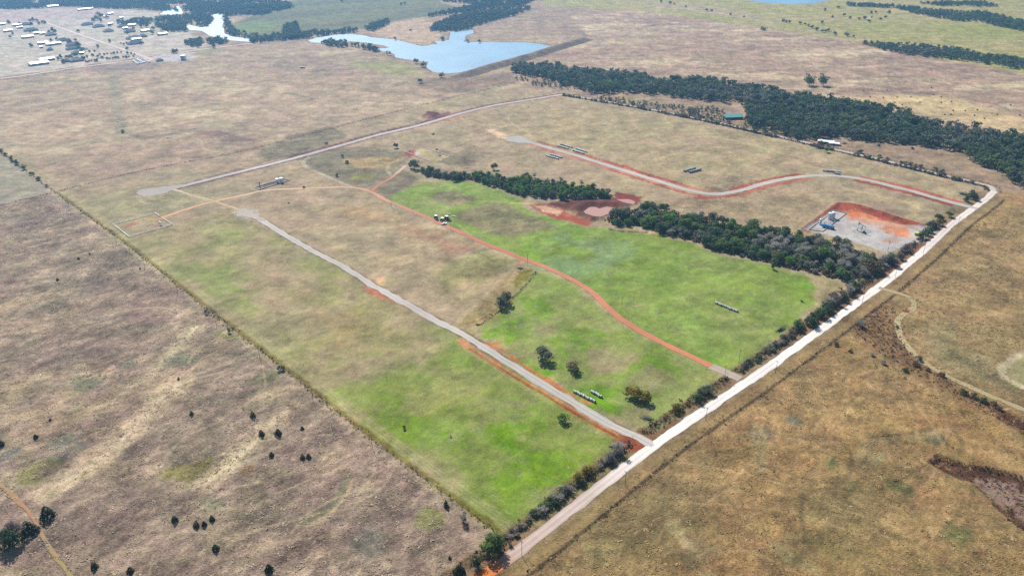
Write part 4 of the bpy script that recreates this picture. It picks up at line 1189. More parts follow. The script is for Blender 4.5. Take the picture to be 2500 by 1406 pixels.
# --- single trees that stand out
lone = [
    ('crown_grey', 1222, 752, 1.15, 1.1, 'left of the two touching grey-green trees beside the old two-track path'),
    ('crown_grey', 1238, 738, 1.25, 1.0, 'right of the two touching grey-green trees beside the old two-track path'),
    ('crown_grey', 1325, 880, 1.25, 1.3, 'round grey-green tree in the green strip left of the brown half-bare tree'),
    ('crown_rust', 1398, 906, 0.8, 1.55, 'brown half-bare tree with patchy leaves in the middle of the green strip'),
    ('crown_olive', 1547, 968, 1.0, 1.45, 'broad olive yellow tree, left part of the widest crown in the green strip'),
    ('crown_olive', 1573, 976, 0.9, 1.45, 'broad olive yellow tree, right part of the widest crown in the green strip'),
    ('bush_green', 1379, 1028, 1.6, 0.95, 'small dark green tree alone on the bright green grass below the near road'),
    ('crown_dark', 1886, 657, 0.75, 0.55, 'narrow dark tree standing apart in front of the creek wood'),
    ('crown_dark', 1012, 412, 1.35, 1.25, 'large dark tree at the left end of the upper tree row'),
    ('crown_dark', 967, 362, 0.85, 0.9, 'dark tree between the far gravel road and the unfinished white fence'),
    ('crown_dark', 1206, 414, 1.00, 1.0, 'dark round tree poking up behind the upper tree row'),
    ('bush_dark', 835, 384, 1.0, 0.9, 'upper of two small bushes beside the tan patch near the wells'),
    ('bush_dark', 847, 399, 1.2, 1.0, 'lower of two small bushes beside the tan patch near the wells'),
    ('bush_green', 823, 431, 1.1, 0.8, 'small green bush left of the track fork'),
    ('bush_dark', 742, 459, 0.7, 1.0, 'tiny bush touching the pale dirt track right of the two white tanks'),
    ('bush_dark', 797, 352, 0.8, 1.2, 'low dark bush just above the far gravel road'),
    ('bush_dark', 301, 324, 1.3, 0.9, 'lone dark bush in the wide tan far field'),
    ('bush_dark', 686, 904, 1.15, 0.9, 'dark bush on the left boundary fence, the one nearest its middle'),
    ('crown_twig_dark', 560, 812, 0.55, 0.8, 'bare dark tree on the left boundary fence'),
    ('bush_twig_dark', 505, 766, 1.1, 0.8, 'small bare shrub on the left fence just above the bare dark tree'),
    ('cone', 1089, 1236, 1.0, 0.8, 'thin dark cedar beside the left fence near the front corner'),
    ('crown_twig', 1132, 1275, 0.70, 0.9, 'feathery pale tree beside the left fence near the front corner'),
    ('bush_grey', 987, 1046, 0.8, 0.6, 'thin grey sapling on the brightest green of the left meadow'),
    ('bush_twig', 1100, 1066, 0.4, 0.8, 'tiny leafless sapling in the left green meadow'),
    ('bush_dark', 705, 497, 0.5, 0.8, 'tiny dark sapling above the near road turning end'),
    ('bush_dark', 1065, 366, 0.45, 1.6, 'flat dark bush above the unfinished white fence'),
    ('bush_dark', 1058, 329, 0.5, 2.0, 'flat dark bush below the far gravel road'),
    ('crown_dark', 1976, 209, 2.3, 1.0, 'left of two tall dark trees alone in the far pasture'),
    ('crown_dark', 2009, 210, 2.4, 0.85, 'right of two tall dark trees alone in the far pasture'),
    ('bush_grey', 1863, 74, 2.2, 1.7, 'low round bush alone at the edge of the far olive pasture'),
    ('crown_green', 1200, 1346, 1.25, 1.1, 'biggest green tree at the front corner of the property'),
    ('crown_dark', 1196, 1325, 0.75, 0.9, 'dark tree just behind the biggest green tree at the front corner'),
    ('crown_dark', 1166, 1382, 0.80, 0.9, 'dark tree between the biggest front corner tree and the lowest cedar'),
    ('crown_dark', 1219, 1350, 0.85, 0.8, 'dark tree overhanging the orange end of the county road'),
    ('cone', 1122, 1400, 1.15, 1.5, 'round dark cedar at the bottom edge left of the orange road end'),
    ('bush_twig_dark', 1245, 1330, 0.8, 0.8, 'small dark bare shrub right of the biggest front corner tree'),
    ('crown_twig_dark', 35, 1318, 1.35, 1.1, 'large bare dark thicket tree at the lower left edge beside the reddish track'),
    ('crown_dark', 22, 1335, 1.25, 1.2, 'dark leafy tree at the lower left edge in front of the bare thicket tree'),
    ('cone', 72, 1300, 1.5, 1.7, 'dark round cedar between the bare thicket trees and the reddish track'),
    ('crown_dark', 1027, 203, 0.95, 1.1, 'green tree standing below the lake near the left end of the dam'),
    ('crown_grey', 1079, 190, 1.1, 1.1, 'grey-green tree on the lake shore at the left end of the dam'),
    ('crown_dark', 1034, 164, 1.2, 1.1, 'dark tree right of a pale one on the near lake shore'),
    ('crown_grey', 1016, 156, 1.2, 1.0, 'pale tree left of a dark one on the near lake shore'),
    ('crown_dark', 964, 98, 0.9, 0.9, 'single green tree on the shore of the tan lake point'),
    ('bush_rust', 1003, 76, 1.2, 1.3, 'small brown bush in the middle of the tan lake point'),
    ('crown_grey', 1080, 99, 1.0, 1.4, 'grey-green tree clump at the tip of the tan lake point'),
    ('crown_dark', 1171, 105, 0.9, 1.2, 'small green tree on the far shore right of the narrow inlet'),
    ('crown_twig', 1142, 104, 1.0, 1.1, 'pale bare tree on the far shore beside the narrow inlet'),
    ('crown_bright', 2018, 372, 0.85, 0.9, 'bright green tree in front of the long white shed'),
    ('bush_twig_dark', 1998, 362, 1.1, 1.6, 'low dark bare bush below the far road left of the white shed'),
    ('crown_dark', 1811, 259, 0.65, 0.9, 'small dark tree behind the green-roofed house, the left one'),
    ('crown_dark', 1821, 265, 0.5, 0.9, 'small dark tree behind the green-roofed house, the right one'),
    ('bush_dark', 2145, 357, 0.8, 1.2, 'first small bush left to right on the strip below the creek wood'),
    ('bush_dark', 2209, 355, 0.8, 1.2, 'second small bush left to right on the strip below the creek wood'),
    ('bush_dark', 2227, 364, 0.8, 1.2, 'third small bush left to right on the strip below the creek wood'),
]
for kd, px, py, s, wd, lb in lone:
    tree(kd, *G(px, py), s, lb, None, wd)

# --- cedars dotted over the left pasture
ced = [(192, 633, .55), (219, 621, .4), (141, 685, .6), (342, 657, .35), (468, 1012, .62), (618, 1018, .85), (639, 1063, .85), (680, 1061, 1.0), (738, 1048, .58), (663, 1113, .72), (739, 1119, .68),
       (754, 1117, .70), (88, 1069, .70), (5, 1087, .85), (123, 1026, .35), (118, 1262, 1.7), (427, 1272, .82), (480, 1284, .74), (499, 1282, .68), (518, 1269, .68), (527, 1342, .85), (231, 1386, .85),
       (319, 1397, .82), (657, 1392, 1.0), (1098, 1363, .4), (436, 926, .4)]
ced.sort()
for i, (px, py, s) in enumerate(ced):
    tree('cone', *G(px, py), s * 1.0, f'dark cedar in the dry left pasture, {ORD[i]} counting from the left edge', 'cedars dotted over the left pasture', 1.25)
left_fence_row = [(27, 388, 'bush_dark', 1.2), (30, 396, 'bush_rust', 1.0), (42, 402, 'crown_dark', .75), (60, 414, 'crown_green', .8), (78, 427, 'bush_dark', 1.2), (97, 440, 'bush_grey', 1.3), (12, 380, 'bush_dark', 1.2), (2, 370, 'bush_dark', 1.4), (115, 455, 'bush_twig', 1.0)]
left_fence_row.sort()
for i, (px, py, kd, s) in enumerate(left_fence_row):
    tree(kd, *G(px, py), s, f'{ORD[i]} plant from the left in the fence row at the far left', 'fence row plants at the far left')

# --- creek wood across the middle right, every tree of it
def clump_kind(x, y, table, seed):
    n = float(fbm(np.array([x]), np.array([y]), 30.0, seed, 2)[0]) + rng.normal(0, 0.45)
    for lim, kd in table:
        if n < lim:
            return kd
    return table[-1][1]

def third(x, y, a, b):
    q = project(np.array([[x, y]]))[0, 0]
    return 'left third' if q < a else 'middle third' if q < b else 'right third'
WOOD_M = [(1480, 540), (1506, 553), (1560, 553), (1600, 567), (1650, 581), (1700, 592), (1760, 616), (1816, 628), (1872, 642), (1945, 660), (2024, 678), (2075, 685), (2130, 672), (2165, 664), (2185, 645), (2140, 632),
          (2098, 615), (2035, 597), (1965, 583), (1905, 566), (1840, 559), (1760, 548), (1675, 530), (1590, 510), (1530, 515), (1495, 525)]
wm = scatter(WOOD_M, 9.6, rng)
paint_floor = [WOOD_M]
for x, y in wm:
    kd = clump_kind(x, y, ((-0.62, 'crown_twig'), (-0.25, 'crown_grey'), (0.2, 'crown_dark'), (0.85, 'crown_green'), (1.0, 'crown_rust'), (9, 'crown_bright')), 501)
    nm = {'crown_twig': 'grey leafless tree', 'crown_grey': 'grey-green tree', 'crown_dark': 'dark green tree', 'crown_green': 'green tree', 'crown_bright': 'bright green tree', 'crown_rust': 'brownish tree'}[kd]
    tree(kd, x, y, rng.choice([0.6, 0.8, 0.95, 1.1, 1.3]) * rng.uniform(0.88, 1.1) * (0.95 if 'twig' in kd else 1), f'{nm} in the {third(x, y, 1700, 1930)} of the dense creek wood beside the big meadow', 'trees of the middle creek wood', rng.uniform(1.1, 1.35))
WOOD_U = [(1022, 418), (1035, 430), (1070, 438), (1110, 442), (1145, 440), (1190, 452), (1228, 462), (1250, 474), (1300, 482), (1380, 488), (1440, 490), (1492, 484), (1470, 470), (1410, 458), (1340, 445), (1280, 440), (1230, 438), (1160, 426), (1090, 426), (1050, 416)]
for x, y in scatter(WOOD_U, 8.4, rng):
    kd = clump_kind(x, y, ((-0.7, 'crown_grey'), (-0.2, 'crown_dark'), (0.35, 'crown_green'), (9, 'crown_bright')), 502)
    nm = {'crown_grey': 'grey-green tree', 'crown_dark': 'dark green tree', 'crown_green': 'green tree', 'crown_bright': 'bright green tree'}[kd]
    tree(kd, x, y, rng.uniform(0.7, 1.0), f'{nm} in the {third(x, y, 1190, 1340)} of the upper tree row above the muddy pond', 'trees of the upper row', rng.uniform(0.95, 1.15))
for px, py, kd, s in ((1285, 432, 'crown_grey', .7), (1305, 434, 'crown_twig', .75), (1370, 444, 'crown_twig', .7), (1420, 452, 'crown_twig', .8), (1450, 460, 'crown_twig', .8), (1484, 474, 'crown_twig', .9), (1590, 507, 'crown_twig', .8), (1625, 515, 'crown_twig', .7), (1712, 530, 'crown_twig', .8)):
    tree(kd, *G(px, py), s, 'pale thin-leaved tree along the back edge of the creek trees', 'pale trees at the back of the creek trees')

# --- hedgerow on the near side of the county road
HL = W(CO1, 3.0)
ht = np.gradient(HL, axis=0); ht /= np.linalg.norm(ht, axis=1)[:, None]
hn = np.stack([ht[:, 1], -ht[:, 0]], 1)
hp = project(HL)
def hedge(x0, x1, kinds, s, n, off=(-13.5, -9.5), wide=1.1, what='', group='hedgerow along the county road', taken=[]):
    idx = np.nonzero((hp[:, 0] > x0) & (hp[:, 0] < x1))[0]
    pts = []
    for q in range(n):
        i = idx[int((q + rng.uniform(0.2, 0.8)) / n * (len(idx) - 1))]
        p = HL[i] + hn[i] * rng.uniform(*off)
        if min(seg_dist(p[:1], p[1:], W(ln, 8.0))[0] for ln in (NEAR_RD, APRON, EAST_RD)) > 8.5:
            pts.append((p, kinds[int(rng.integers(0, len(kinds)))]))
    for q, (p, kd) in enumerate(pts):
        tree(kd, p[0], p[1], s * rng.uniform(0.85, 1.2), f'{what}, {ORD[q]} from below', group, wide)
hedge(1262, 1345, ['bush_twig_dark', 'bush_rust', 'bush_twig'], 0.6, 10, what='low brown shrub of the roadside hedge above the front corner')
hedge(1345, 1432, ['bush_grey', 'bush_dark', 'bush_twig_dark', 'bush_twig', 'bush_green'], 1.1, 11, what='dark shrub of the roadside hedge below the yellowish tree')
hedge(1452, 1490, ['crown_olive', 'crown_grey', 'crown_olive'], 0.66, 3, what='yellowish tree of the roadside hedge below the near road mouth')
hedge(1495, 1552, ['bush_twig_dark', 'bush_twig', 'crown_twig'], 0.95, 8, what='bare purplish hedge shrub just below the near road mouth')
hedge(1680, 1722, ['crown_olive', 'bush_olive'], 0.75, 3, what='yellow-green tree of the hedge between the two road mouths')
hedge(1725, 1768, ['crown_green', 'crown_grey'], 0.8, 4, what='green tree of the hedge between the two road mouths')
hedge(1822, 1900, ['bush_twig_dark', 'bush_dark'], 0.8, 9, what='low dark shrub of the hedge above the red track mouth')
hedge(1900, 1975, ['bush_twig_dark', 'bush_twig', 'bush_grey'], 1.0, 10, what='bare grey shrub of the hedge beside the big green meadow')
hedge(1975, 2062, ['crown_green', 'crown_dark', 'crown_grey'], 0.85, 9, (-15, -8.5), what='tall green tree shading the county road near the gate track')
hedge(2050, 2130, ['crown_twig_dark', 'crown_twig', 'crown_dark'], 0.85, 9, (-20, -9), what='bare tree between county road and creek wood end')
hedge(2160, 2250, ['bush_twig_dark', 'bush_twig', 'crown_twig_dark'], 0.95, 10, (-14, -9), what='bare shrub of the hedge beside the gravel well pad')
hedge(2278, 2345, ['crown_green', 'crown_grey', 'crown_olive'], 0.78, 9, (-15, -9), what='green hedge tree between well pad and east road')
hedge(2372, 2412, ['crown_grey', 'crown_dark'], 0.9, 5, (-17, -9), what='tree of the hedge at the far road corner')

# --- bushes in the brushy draw at the right
draw = [(2155, 887, 'bush_twig', 1.0), (2240, 878, 'bush_grey', 1.0), (2210, 907, 'bush_dark', .9), (2235, 893, 'bush_rust', 1.0), (2296, 918, 'bush_rust', .9), (2352, 962, 'bush_dark', 1.1), (2380, 972, 'bush_rust', 1.1),
        (2402, 982, 'bush_dark', 1.1), (2422, 990, 'bush_rust', 1.0), (2100, 798, 'bush_twig', 1.6), (2128, 868, 'bush_twig', .8), (2190, 800, 'bush_dark', .6), (2076, 860, 'bush_rust', .7), (2040, 842, 'bush_rust', .8), (2265, 905, 'bush_twig_dark', .7), (2440, 1000, 'bush_twig_dark', .9)]
draw.sort()
for i, (px, py, kd, s) in enumerate(draw):
    tree(kd, *G(px, py), s, f'bush in the brushy draw at the right, {ORD[i]} from the left', 'bushes of the right draw')

# --- shrubs along the far road
FL = W(CO2, 3.0)
ft = np.gradient(FL, axis=0); ft /= np.linalg.norm(ft, axis=1)[:, None]
fn = np.stack([ft[:, 1], -ft[:, 0]], 1)
fp = project(FL)
gaps = ((1905, 1985), (2040, 2075))
q = 0
for i in range(3, len(FL) - 3, 2):
    px = fp[i, 0]
    if px > 2385 or any(a < px < b for a, b in gaps) or rng.random() < 0.22:
        continue
    near = -rng.uniform(6.5, 9.0)
    for off, pr in ((near, 1.0), (rng.uniform(6.5, 10), 0.35)):
        if rng.random() > pr:
            continue
        p = FL[i] + fn[i] * off
        kd = ['bush_twig_dark', 'bush_dark', 'bush_grey', 'bush_twig_dark', 'bush_dark'][int(rng.integers(0, 5))]
        tree(kd, p[0], p[1], rng.uniform(0.8, 1.35), f'dark shrub in the {third(p[0], p[1], 1720, 2060)} of the hedge along the far road', 'hedge shrubs along the far road', 1.15)
        q += 1

# --- village trees
def nth(i):
    return ORD[i] if i < 40 else ('forty', 'fifty', 'sixty', 'seventy')[(i + 1) // 10 - 4] + ('-' + ORD[(i + 1) % 10 - 1] if (i + 1) % 10 else 'th')
vt = [(195, 880), (255, 935), (360, 925), (475, 1000), (570, 1000), (630, 985), (715, 980), (785, 980), (855, 960), (940, 950), (320, 1020), (440, 1045), (540, 1075), (625, 1100), (690, 1090), (765, 1085), (815, 1075), (860, 1075),
      (980, 1055), (1045, 1060), (1100, 1045), (1080, 980), (1150, 970), (1220, 995), (1195, 1035), (375, 1140), (415, 1130), (300, 1130), (240, 1150), (195, 1165), (130, 1100), (200, 1050), (920, 760), (990, 780), (1050, 760)]
vt = sorted((190 + x / 8.788, 20 + (y + 14) / 8.788) for x, y in vt)
for i, (px, py) in enumerate(vt):
    tree('bush_dark', *G(px, py), rng.uniform(1.0, 1.7), f'small yard tree by the village road, {ORD[i]} counting from the left', 'yard trees by the village road', 0.8)
vh = [(149, 143, 1.0), (173, 144, 1.1), (163, 143, .8), (155, 155, 1.0), (194, 124, 1.3), (203, 127, 1.2), (185, 139, 1.0), (205, 147, 1.0), (142, 147, .8), (240, 40, 1.5), (248, 44, 1.4), (236, 50, 1.5), (228, 54, 1.3), (246, 54, 1.3), (262, 46, 1.3),
      (130, 78, 1.3), (120, 82, 1.0), (136, 82, 1.2), (170, 106, 1.2), (190, 112, 1.1), (268, 66, .9), (290, 56, 1.2), (300, 57, 1.2), (82, 52, 1.2), (90, 54, 1.0), (105, 58, 1.0), (75, 54, 1.0), (78, 62, .9), (372, 84, 1.3), (374, 74, 1.2), (20, 57, 1.0), (345, 67, 1.2), (358, 68, 1.1),
      (423, 131, 1.1), (431, 130, 1.1), (522, 117, 1.2), (470, 112, 1.3), (480, 108, 1.2), (455, 108, 1.2), (487, 100, 1.2), (515, 106, 1.6), (530, 104, 1.6), (540, 106, 1.3)]
vh += [(float(a), float(b), 0.9) for a, b in zip(rng.uniform(15, 390, 26), rng.uniform(56, 128, 26))]
vh.sort()
for i, (px, py, s) in enumerate(vh):
    tree('crown_dark' if i % 3 else 'crown_green', *G(px, py), s, f'blue-hazed tree among the village houses, {nth(i)} from the left', 'trees among the village houses', 1.0, 'village_tree')
# --- scattered trees in the far olive pasture
fo = [(x / 3.569 + 1800, y / 3.569) for x, y in ((400, 195), (425, 200), (455, 203), (545, 215), (590, 222), (620, 235), (650, 248), (690, 270), (740, 285), (765, 282), (790, 275), (850, 305), (940, 305), (960, 320), (1010, 328), (740, 210), (830, 158), (930, 142), (980, 165), (1165, 122), (1205, 118), (1318, 120), (1170, 160), (1250, 178), (1110, 170), (1060, 175), (880, 75), (765, 98), (1150, 200), (1290, 160))] + \
     [(x / 3.569 + 1200, y / 3.569) for x, y in ((1475, 25), (1555, 38), (1590, 45), (1690, 68), (1875, 98), (1915, 105), (2080, 135), (2200, 155))] + [(835, 6), (980, 13), (988, 11)]
fo.sort()
for i, (px, py) in enumerate(fo):
    w = nth(i)
    tree('crown_dark' if i % 4 else 'crown_grey', *G(px, py), rng.uniform(0.6, 1.0), f'scattered tree near the top of the view, {w} from the left', 'scattered trees of the far pastures', 1.15, 'pasture_tree')

# ------------------------------------------------------------------ vegetation nobody could count
def mass_of(name, pts, templates, scales, wides, colours, mat, label=None):
    """one mesh of many plants; templates are (V, F) of quads"""
    Vs, Fs, Zs = [], [], []
    base = 0
    pick = rng.integers(0, len(templates), len(pts))
    for t, (TV, TF) in enumerate(templates):
        k = np.nonzero(pick == t)[0]
        if not len(k):
            continue
        a = rng.uniform(0, 6.28, len(k))
        ca, sa = np.cos(a)[:, None], np.sin(a)[:, None]
        sx = (scales[k] * wides[k])[:, None]
        X = (TV[None, :, 0] * ca - TV[None, :, 1] * sa) * sx + pts[k, 0][:, None]
        Y = (TV[None, :, 0] * sa + TV[None, :, 1] * ca) * sx + pts[k, 1][:, None]
        Z = TV[None, :, 2] * scales[k][:, None]
        Vs.append(np.stack([X, Y, Z], -1).reshape(-1, 3))
        n = len(TV)
        Fs.append((TF[None] + (np.arange(len(k)) * n)[:, None, None] + base).reshape(-1, TF.shape[1]))
        Zs.append(np.repeat(colours[k], n, axis=0))
        base += n * len(k)
    me = np_mesh(name, np.vstack(Vs), np.vstack(Fs), mat, np.vstack(Zs))
    return tag(place(name, me), kind='stuff')

M_MASS = mass('wood_foliage', 0.42)
M_STALK = mass('dry_stalks', 0.1)
T_FAR = [broadleaf_crown(600 + i, 110, 4.8, 0.8, 8.6, 7 + i, 2.1) for i in range(5)]
T_FARBARE = [twig_crown(620 + i, 150, 4.4, 0.6, 8.0, 0.22, 2.6) for i in range(3)]
def tree_colours(pts, pal, seed, spread=0.3):
    n = fbm(pts[:, 0], pts[:, 1], 55.0, seed, 3) * 0.6 + rng.normal(0, spread, len(pts))
    pal = np.array(pal)
    f = np.clip((n + 1) / 2, 0, 0.999) * (len(pal) - 1)
    i = f.astype(int)
    c = pal[i] * (1 - (f - i))[:, None] + pal[i + 1] * (f - i)[:, None]
    return c * rng.uniform(0.75, 1.25, len(pts))[:, None]

WOOD_F = [(1252, 180), (1312, 189), (1379, 211), (1446, 228), (1550, 228), (1620, 233), (1690, 245), (1774, 250), (1822, 253), (1825, 280), (1812, 305), (1870, 317), (1940, 340), (1982, 343), (2024, 334), (2108, 345), (2220, 354), (2332, 368),
          (2349, 374), (2352, 380), (2388, 404), (2452, 427), (2475, 455), (2500, 462), (2640, 480), (2700, 420), (2620, 370), (2500, 343), (2388, 324), (2304, 313), (2192, 279), (2038, 251), (1940, 237), (1856, 222), (1746, 204), (1690, 197), (1620, 204), (1536, 186), (1452, 180), (1396, 173), (1351, 165), (1272, 162), (1250, 170)]
GREENS = [(0.180, 0.186, 0.150), (0.120, 0.140, 0.100), (0.072, 0.108, 0.062), (0.090, 0.138, 0.064), (0.130, 0.195, 0.062)]
p = scatter(WOOD_F, 9.2, rng)
mass_of('creek_wood', p, T_FAR + T_FARBARE[:1], rng.choice([0.8, 1.1, 1.3, 1.5, 1.8], len(p)) * rng.uniform(0.9, 1.1, len(p)), rng.uniform(0.9, 1.2, len(p)), tree_colours(p, GREENS, 700), M_MASS)
def wood(name, polys, spacing, s, pal, seed, tmpl=None, drop=-0.62):
    p = np.vstack([scatter(g, spacing, rng) for g in polys])
    p = p[fbm(p[:, 0], p[:, 1], 45.0, seed + 40, 3) + rng.normal(0, 0.25, len(p)) > drop]
    mass_of(name, p, tmpl or (T_FAR + T_FARBARE[:1]), rng.uniform(0.55, 1.35, len(p)) * s, rng.uniform(0.95, 1.3, len(p)), tree_colours(p, pal, seed), M_MASS)
wood('far_creek_wood', [[(2092, 103), (2150, 124), (2220, 135), (2304, 145), (2388, 154), (2458, 169), (2500, 172), (2700, 200), (2700, 165), (2500, 148), (2388, 137), (2332, 122), (2276, 118), (2164, 112)],
                        [(2069, 16), (2192, 22), (2234, 35), (2318, 51), (2388, 56), (2440, 66), (2500, 78), (2700, 110), (2700, 80), (2500, 55), (2416, 36), (2332, 32), (2192, 18), (2066, 11)],
                        [(2240, 10), (2400, 8), (2440, 18), (2300, 16)]], 9.0, 1.0, GREENS, 701)
BLUEG = [(0.120, 0.135, 0.100), (0.075, 0.105, 0.064), (0.060, 0.095, 0.052), (0.080, 0.120, 0.056)]
wood('river_wood', [[(140, 16), (300, 23), (440, 30), (400, 12), (620, 0), (700, 8), (720, 18), (640, 34), (560, 40), (450, 36), (452, 20), (470, 4), (700, -30), (140, -30)],
                    [(285, 58), (330, 50), (380, 48), (440, 42), (515, 40), (520, 50), (505, 66), (490, 66), (455, 60), (456, 78), (400, 78), (382, 64), (345, 62), (290, 62)],
                    [(548, 42), (562, 55), (566, 70), (585, 82), (640, 92), (700, 86), (760, 82), (870, 74), (870, 80), (790, 88), (740, 96), (640, 100), (600, 94), (556, 86), (549, 60)],
                    [(575, 18), (700, 14), (712, 20), (640, 38), (600, 38)], [(690, 66), (725, 58), (735, 80), (690, 88)], [(612, 100), (700, 92), (760, 92), (700, 99), (612, 106)],
                    [(890, 74), (905, 60), (945, 54), (950, 60), (912, 78)], [(783, 104), (800, 104), (846, 106), (846, 117), (800, 115)], [(850, 112), (900, 124), (955, 139), (968, 143), (960, 137), (905, 119)],
                    [(445, 112), (480, 100), (498, 102), (485, 117)], [(505, 104), (535, 98), (560, 103), (540, 112), (510, 108)],
                    [(1023, 46), (1080, 38), (1132, 33), (1200, 20), (1272, 16), (1310, 0), (1300, -30), (1080, -30), (1080, 4), (1160, 14), (1100, 28)],
                    [(1051, 76), (1104, 78), (1143, 75), (1160, 64), (1216, 50), (1272, 33), (1300, 20), (1230, 20), (1140, 36), (1090, 50), (1060, 64)],
                    [(-200, 20), (60, 24), (140, 18), (140, 6), (-200, 4)]], 9.5, 1.1, BLUEG, 702, drop=-0.5)
SHRUBG = [(0.170, 0.172, 0.130), (0.135, 0.145, 0.100), (0.105, 0.130, 0.070), (0.150, 0.130, 0.110)]
wood('thicket', [[(1252, 196), (1290, 206), (1378, 224), (1400, 222), (1360, 206), (1300, 196), (1260, 190)], [(1452, 244), (1500, 252), (1600, 272), (1690, 290), (1760, 300), (1790, 290), (1740, 262), (1690, 264), (1640, 258), (1560, 250), (1500, 238), (1455, 236)],
                 [(1780, 292), (1840, 318), (1900, 334), (1960, 343), (1940, 336), (1880, 318), (1830, 300)], [(1650, 270), (1700, 268), (1720, 280), (1680, 284)]], 8.5, 0.5, SHRUBG, 703)
# undergrowth on the floor of the creek woods
T_TUFT = [broadleaf_crown(640 + i, 16, 0.9, 0.15, 0.9, 5, 0.85) for i in range(4)]
T_STALK = [twig_crown(660 + i, 26, 0.8, 0.1, 1.0, 0.07, 0.8) for i in range(3)]
UNDER = [(0.105, 0.090, 0.072), (0.085, 0.078, 0.056), (0.070, 0.072, 0.044)]
p = np.vstack([scatter(WOOD_M, 3.0, rng), scatter(WOOD_U, 3.4, rng)])
mass_of('undergrowth', p, T_TUFT, rng.uniform(1.0, 2.4, len(p)), rng.uniform(1.0, 1.6, len(p)), tree_colours(p, UNDER, 705), M_STALK)

# weeds that darken the fence rows and ditches
def along(px, spacing, off, wob, step=3.0):
    L = W(px, spacing)
    t = np.gradient(L, axis=0); t /= np.linalg.norm(t, axis=1)[:, None]
    n = np.stack([t[:, 1], -t[:, 0]], 1)
    o = off + rng.normal(0, wob, len(L))
    return L + n * o[:, None] + rng.normal(0, spacing * 0.3, L.shape)
WEED = [(0.200, 0.170, 0.115), (0.150, 0.128, 0.084), (0.120, 0.108, 0.060), (0.090, 0.078, 0.056)]
p = np.vstack([along(FENCE_L[1:], 2.2, 0.6, 0.9), along(FENCE_T, 3.2, 0, 0.8), along(FENCE_N, 3.0, 0, 0.8), along(CO1, 2.8, 16.2, 0.7), along(CO1[:12], 1.6, -12.0, 1.6), along(CO1[:12], 2.0, -8.6, 0.9), along(CO2, 1.8, -7.4, 1.3), along(CO2, 3.0, 8, 1.2),
               along([(1165, 797), (1235, 745), (1310, 665)], 2.5, 0, 0.8), along(SECTION_RD, 7, 7, 1.2), along(SECTION_RD, 7, -7, 1.2)])
def off_roads(p, m=6.5):
    d = np.full(len(p), 1e9)
    for ln in (NEAR_RD, APRON, EAST_RD, GATE_TRACK, FAR_RD):
        d = np.minimum(d, seg_dist(p[:, 0], p[:, 1], W(ln, 8.0)))
    d = np.minimum(d, seg_dist(p[:, 0], p[:, 1], W(CO1, 8.0)) + 0.5)
    return p[d > m]
p = off_roads(p)
mass_of('fence_row_weeds', p, T_TUFT + T_STALK, rng.uniform(0.35, 1.05, len(p)), rng.uniform(0.9, 1.3, len(p)), tree_colours(p, WEED, 706), M_STALK)
# scrub between the hedge trees of the county road and along the wood edges
SCRUB = [(0.170, 0.142, 0.110), (0.130, 0.112, 0.082), (0.120, 0.122, 0.070), (0.100, 0.082, 0.070)]
p = np.vstack([along(CO1[1:5], 1.3, -11.5, 2.0), along(CO1[4:7], 2.4, -12.5, 1.6), along(CO1[6:12], 1.4, -11.5, 2.0), along(CO1[8:10], 1.6, -16, 3.0), along(CO2, 1.7, -7.8, 1.2)])
p = off_roads(p)
mass_of('roadside_scrub', p, T_STALK + T_TUFT, rng.uniform(0.7, 2.0, len(p)), rng.uniform(0.9, 1.4, len(p)), tree_colours(p, SCRUB, 708), M_STALK)
# brush filling the right draw and the burnt gully rim
BRUSH = [(0.220, 0.150, 0.100), (0.180, 0.116, 0.080), (0.150, 0.094, 0.066), (0.240, 0.180, 0.120)]
p = scatter([(2075, 800), (2128, 758), (2180, 750), (2188, 795), (2210, 850), (2300, 925), (2420, 990), (2520, 1050), (2500, 1052), (2380, 1000), (2240, 918), (2130, 850)], 3.6, rng)
p2 = np.vstack([along([(2275, 1128), (2292, 1116), (2340, 1128), (2440, 1150), (2520, 1178), (2600, 1235)], 1.5, 0, 0.8), along([(2440, 1245), (2500, 1290), (2550, 1330)], 1.6, 0, 0.8), scatter([(2310, 1140), (2380, 1150), (2480, 1180), (2540, 1230), (2520, 1250), (2420, 1190)], 3.4, rng)])
pp = np.vstack([p, p2])
mass_of('draw_brush', pp, T_TUFT + T_STALK, np.concatenate([rng.uniform(0.5, 1.3, len(p)), rng.uniform(0.6, 1.3, len(p2))]), rng.uniform(0.9, 1.4, len(pp)), tree_colours(pp, BRUSH, 707), M_STALK)
# tufts of tall dry grass in the two near pastures
def grass_tuft(seed, n=7):
    r = np.random.default_rng(seed)
    P = np.column_stack([r.normal(0, 0.5, n), r.normal(0, 0.5, n), r.uniform(0.08, 0.3, n)])
    return leaf_quads(P, np.tile([0, 0.0, 1.3], (n, 1)), 0.7, r)
T_GRASS = [grass_tuft(680 + i) for i in range(5)]
def grass(name, poly, spacing, pal, seed, keep=0.6):
    p = scatter(poly, spacing, rng, 0.5)
    n = fbm(p[:, 0], p[:, 1], 20.0, seed, 3, rot=0.75, stretch=2.0)
    p = p[(n + rng.normal(0, 0.5, len(p))) > -0.2]
    mass_of(name, p, T_GRASS, rng.uniform(0.6, 1.5, len(p)), rng.uniform(0.9, 1.5, len(p)), tree_colours(p, pal, seed + 1, 0.45), M_STALK)
LPAL = [A(134, 116, 106), A(160, 142, 126), A(184, 164, 140), A(202, 182, 152), A(216, 198, 168)]
RPAL = [A(116, 104, 76), A(146, 124, 86), A(174, 146, 98), A(198, 166, 110), A(204, 180, 136)]
grass('tall_grass', [(134, 472), (1225, 1318), (1130, 1440), (-150, 1440), (-150, 700), (0, 505)], 3.4, LPAL, 710)
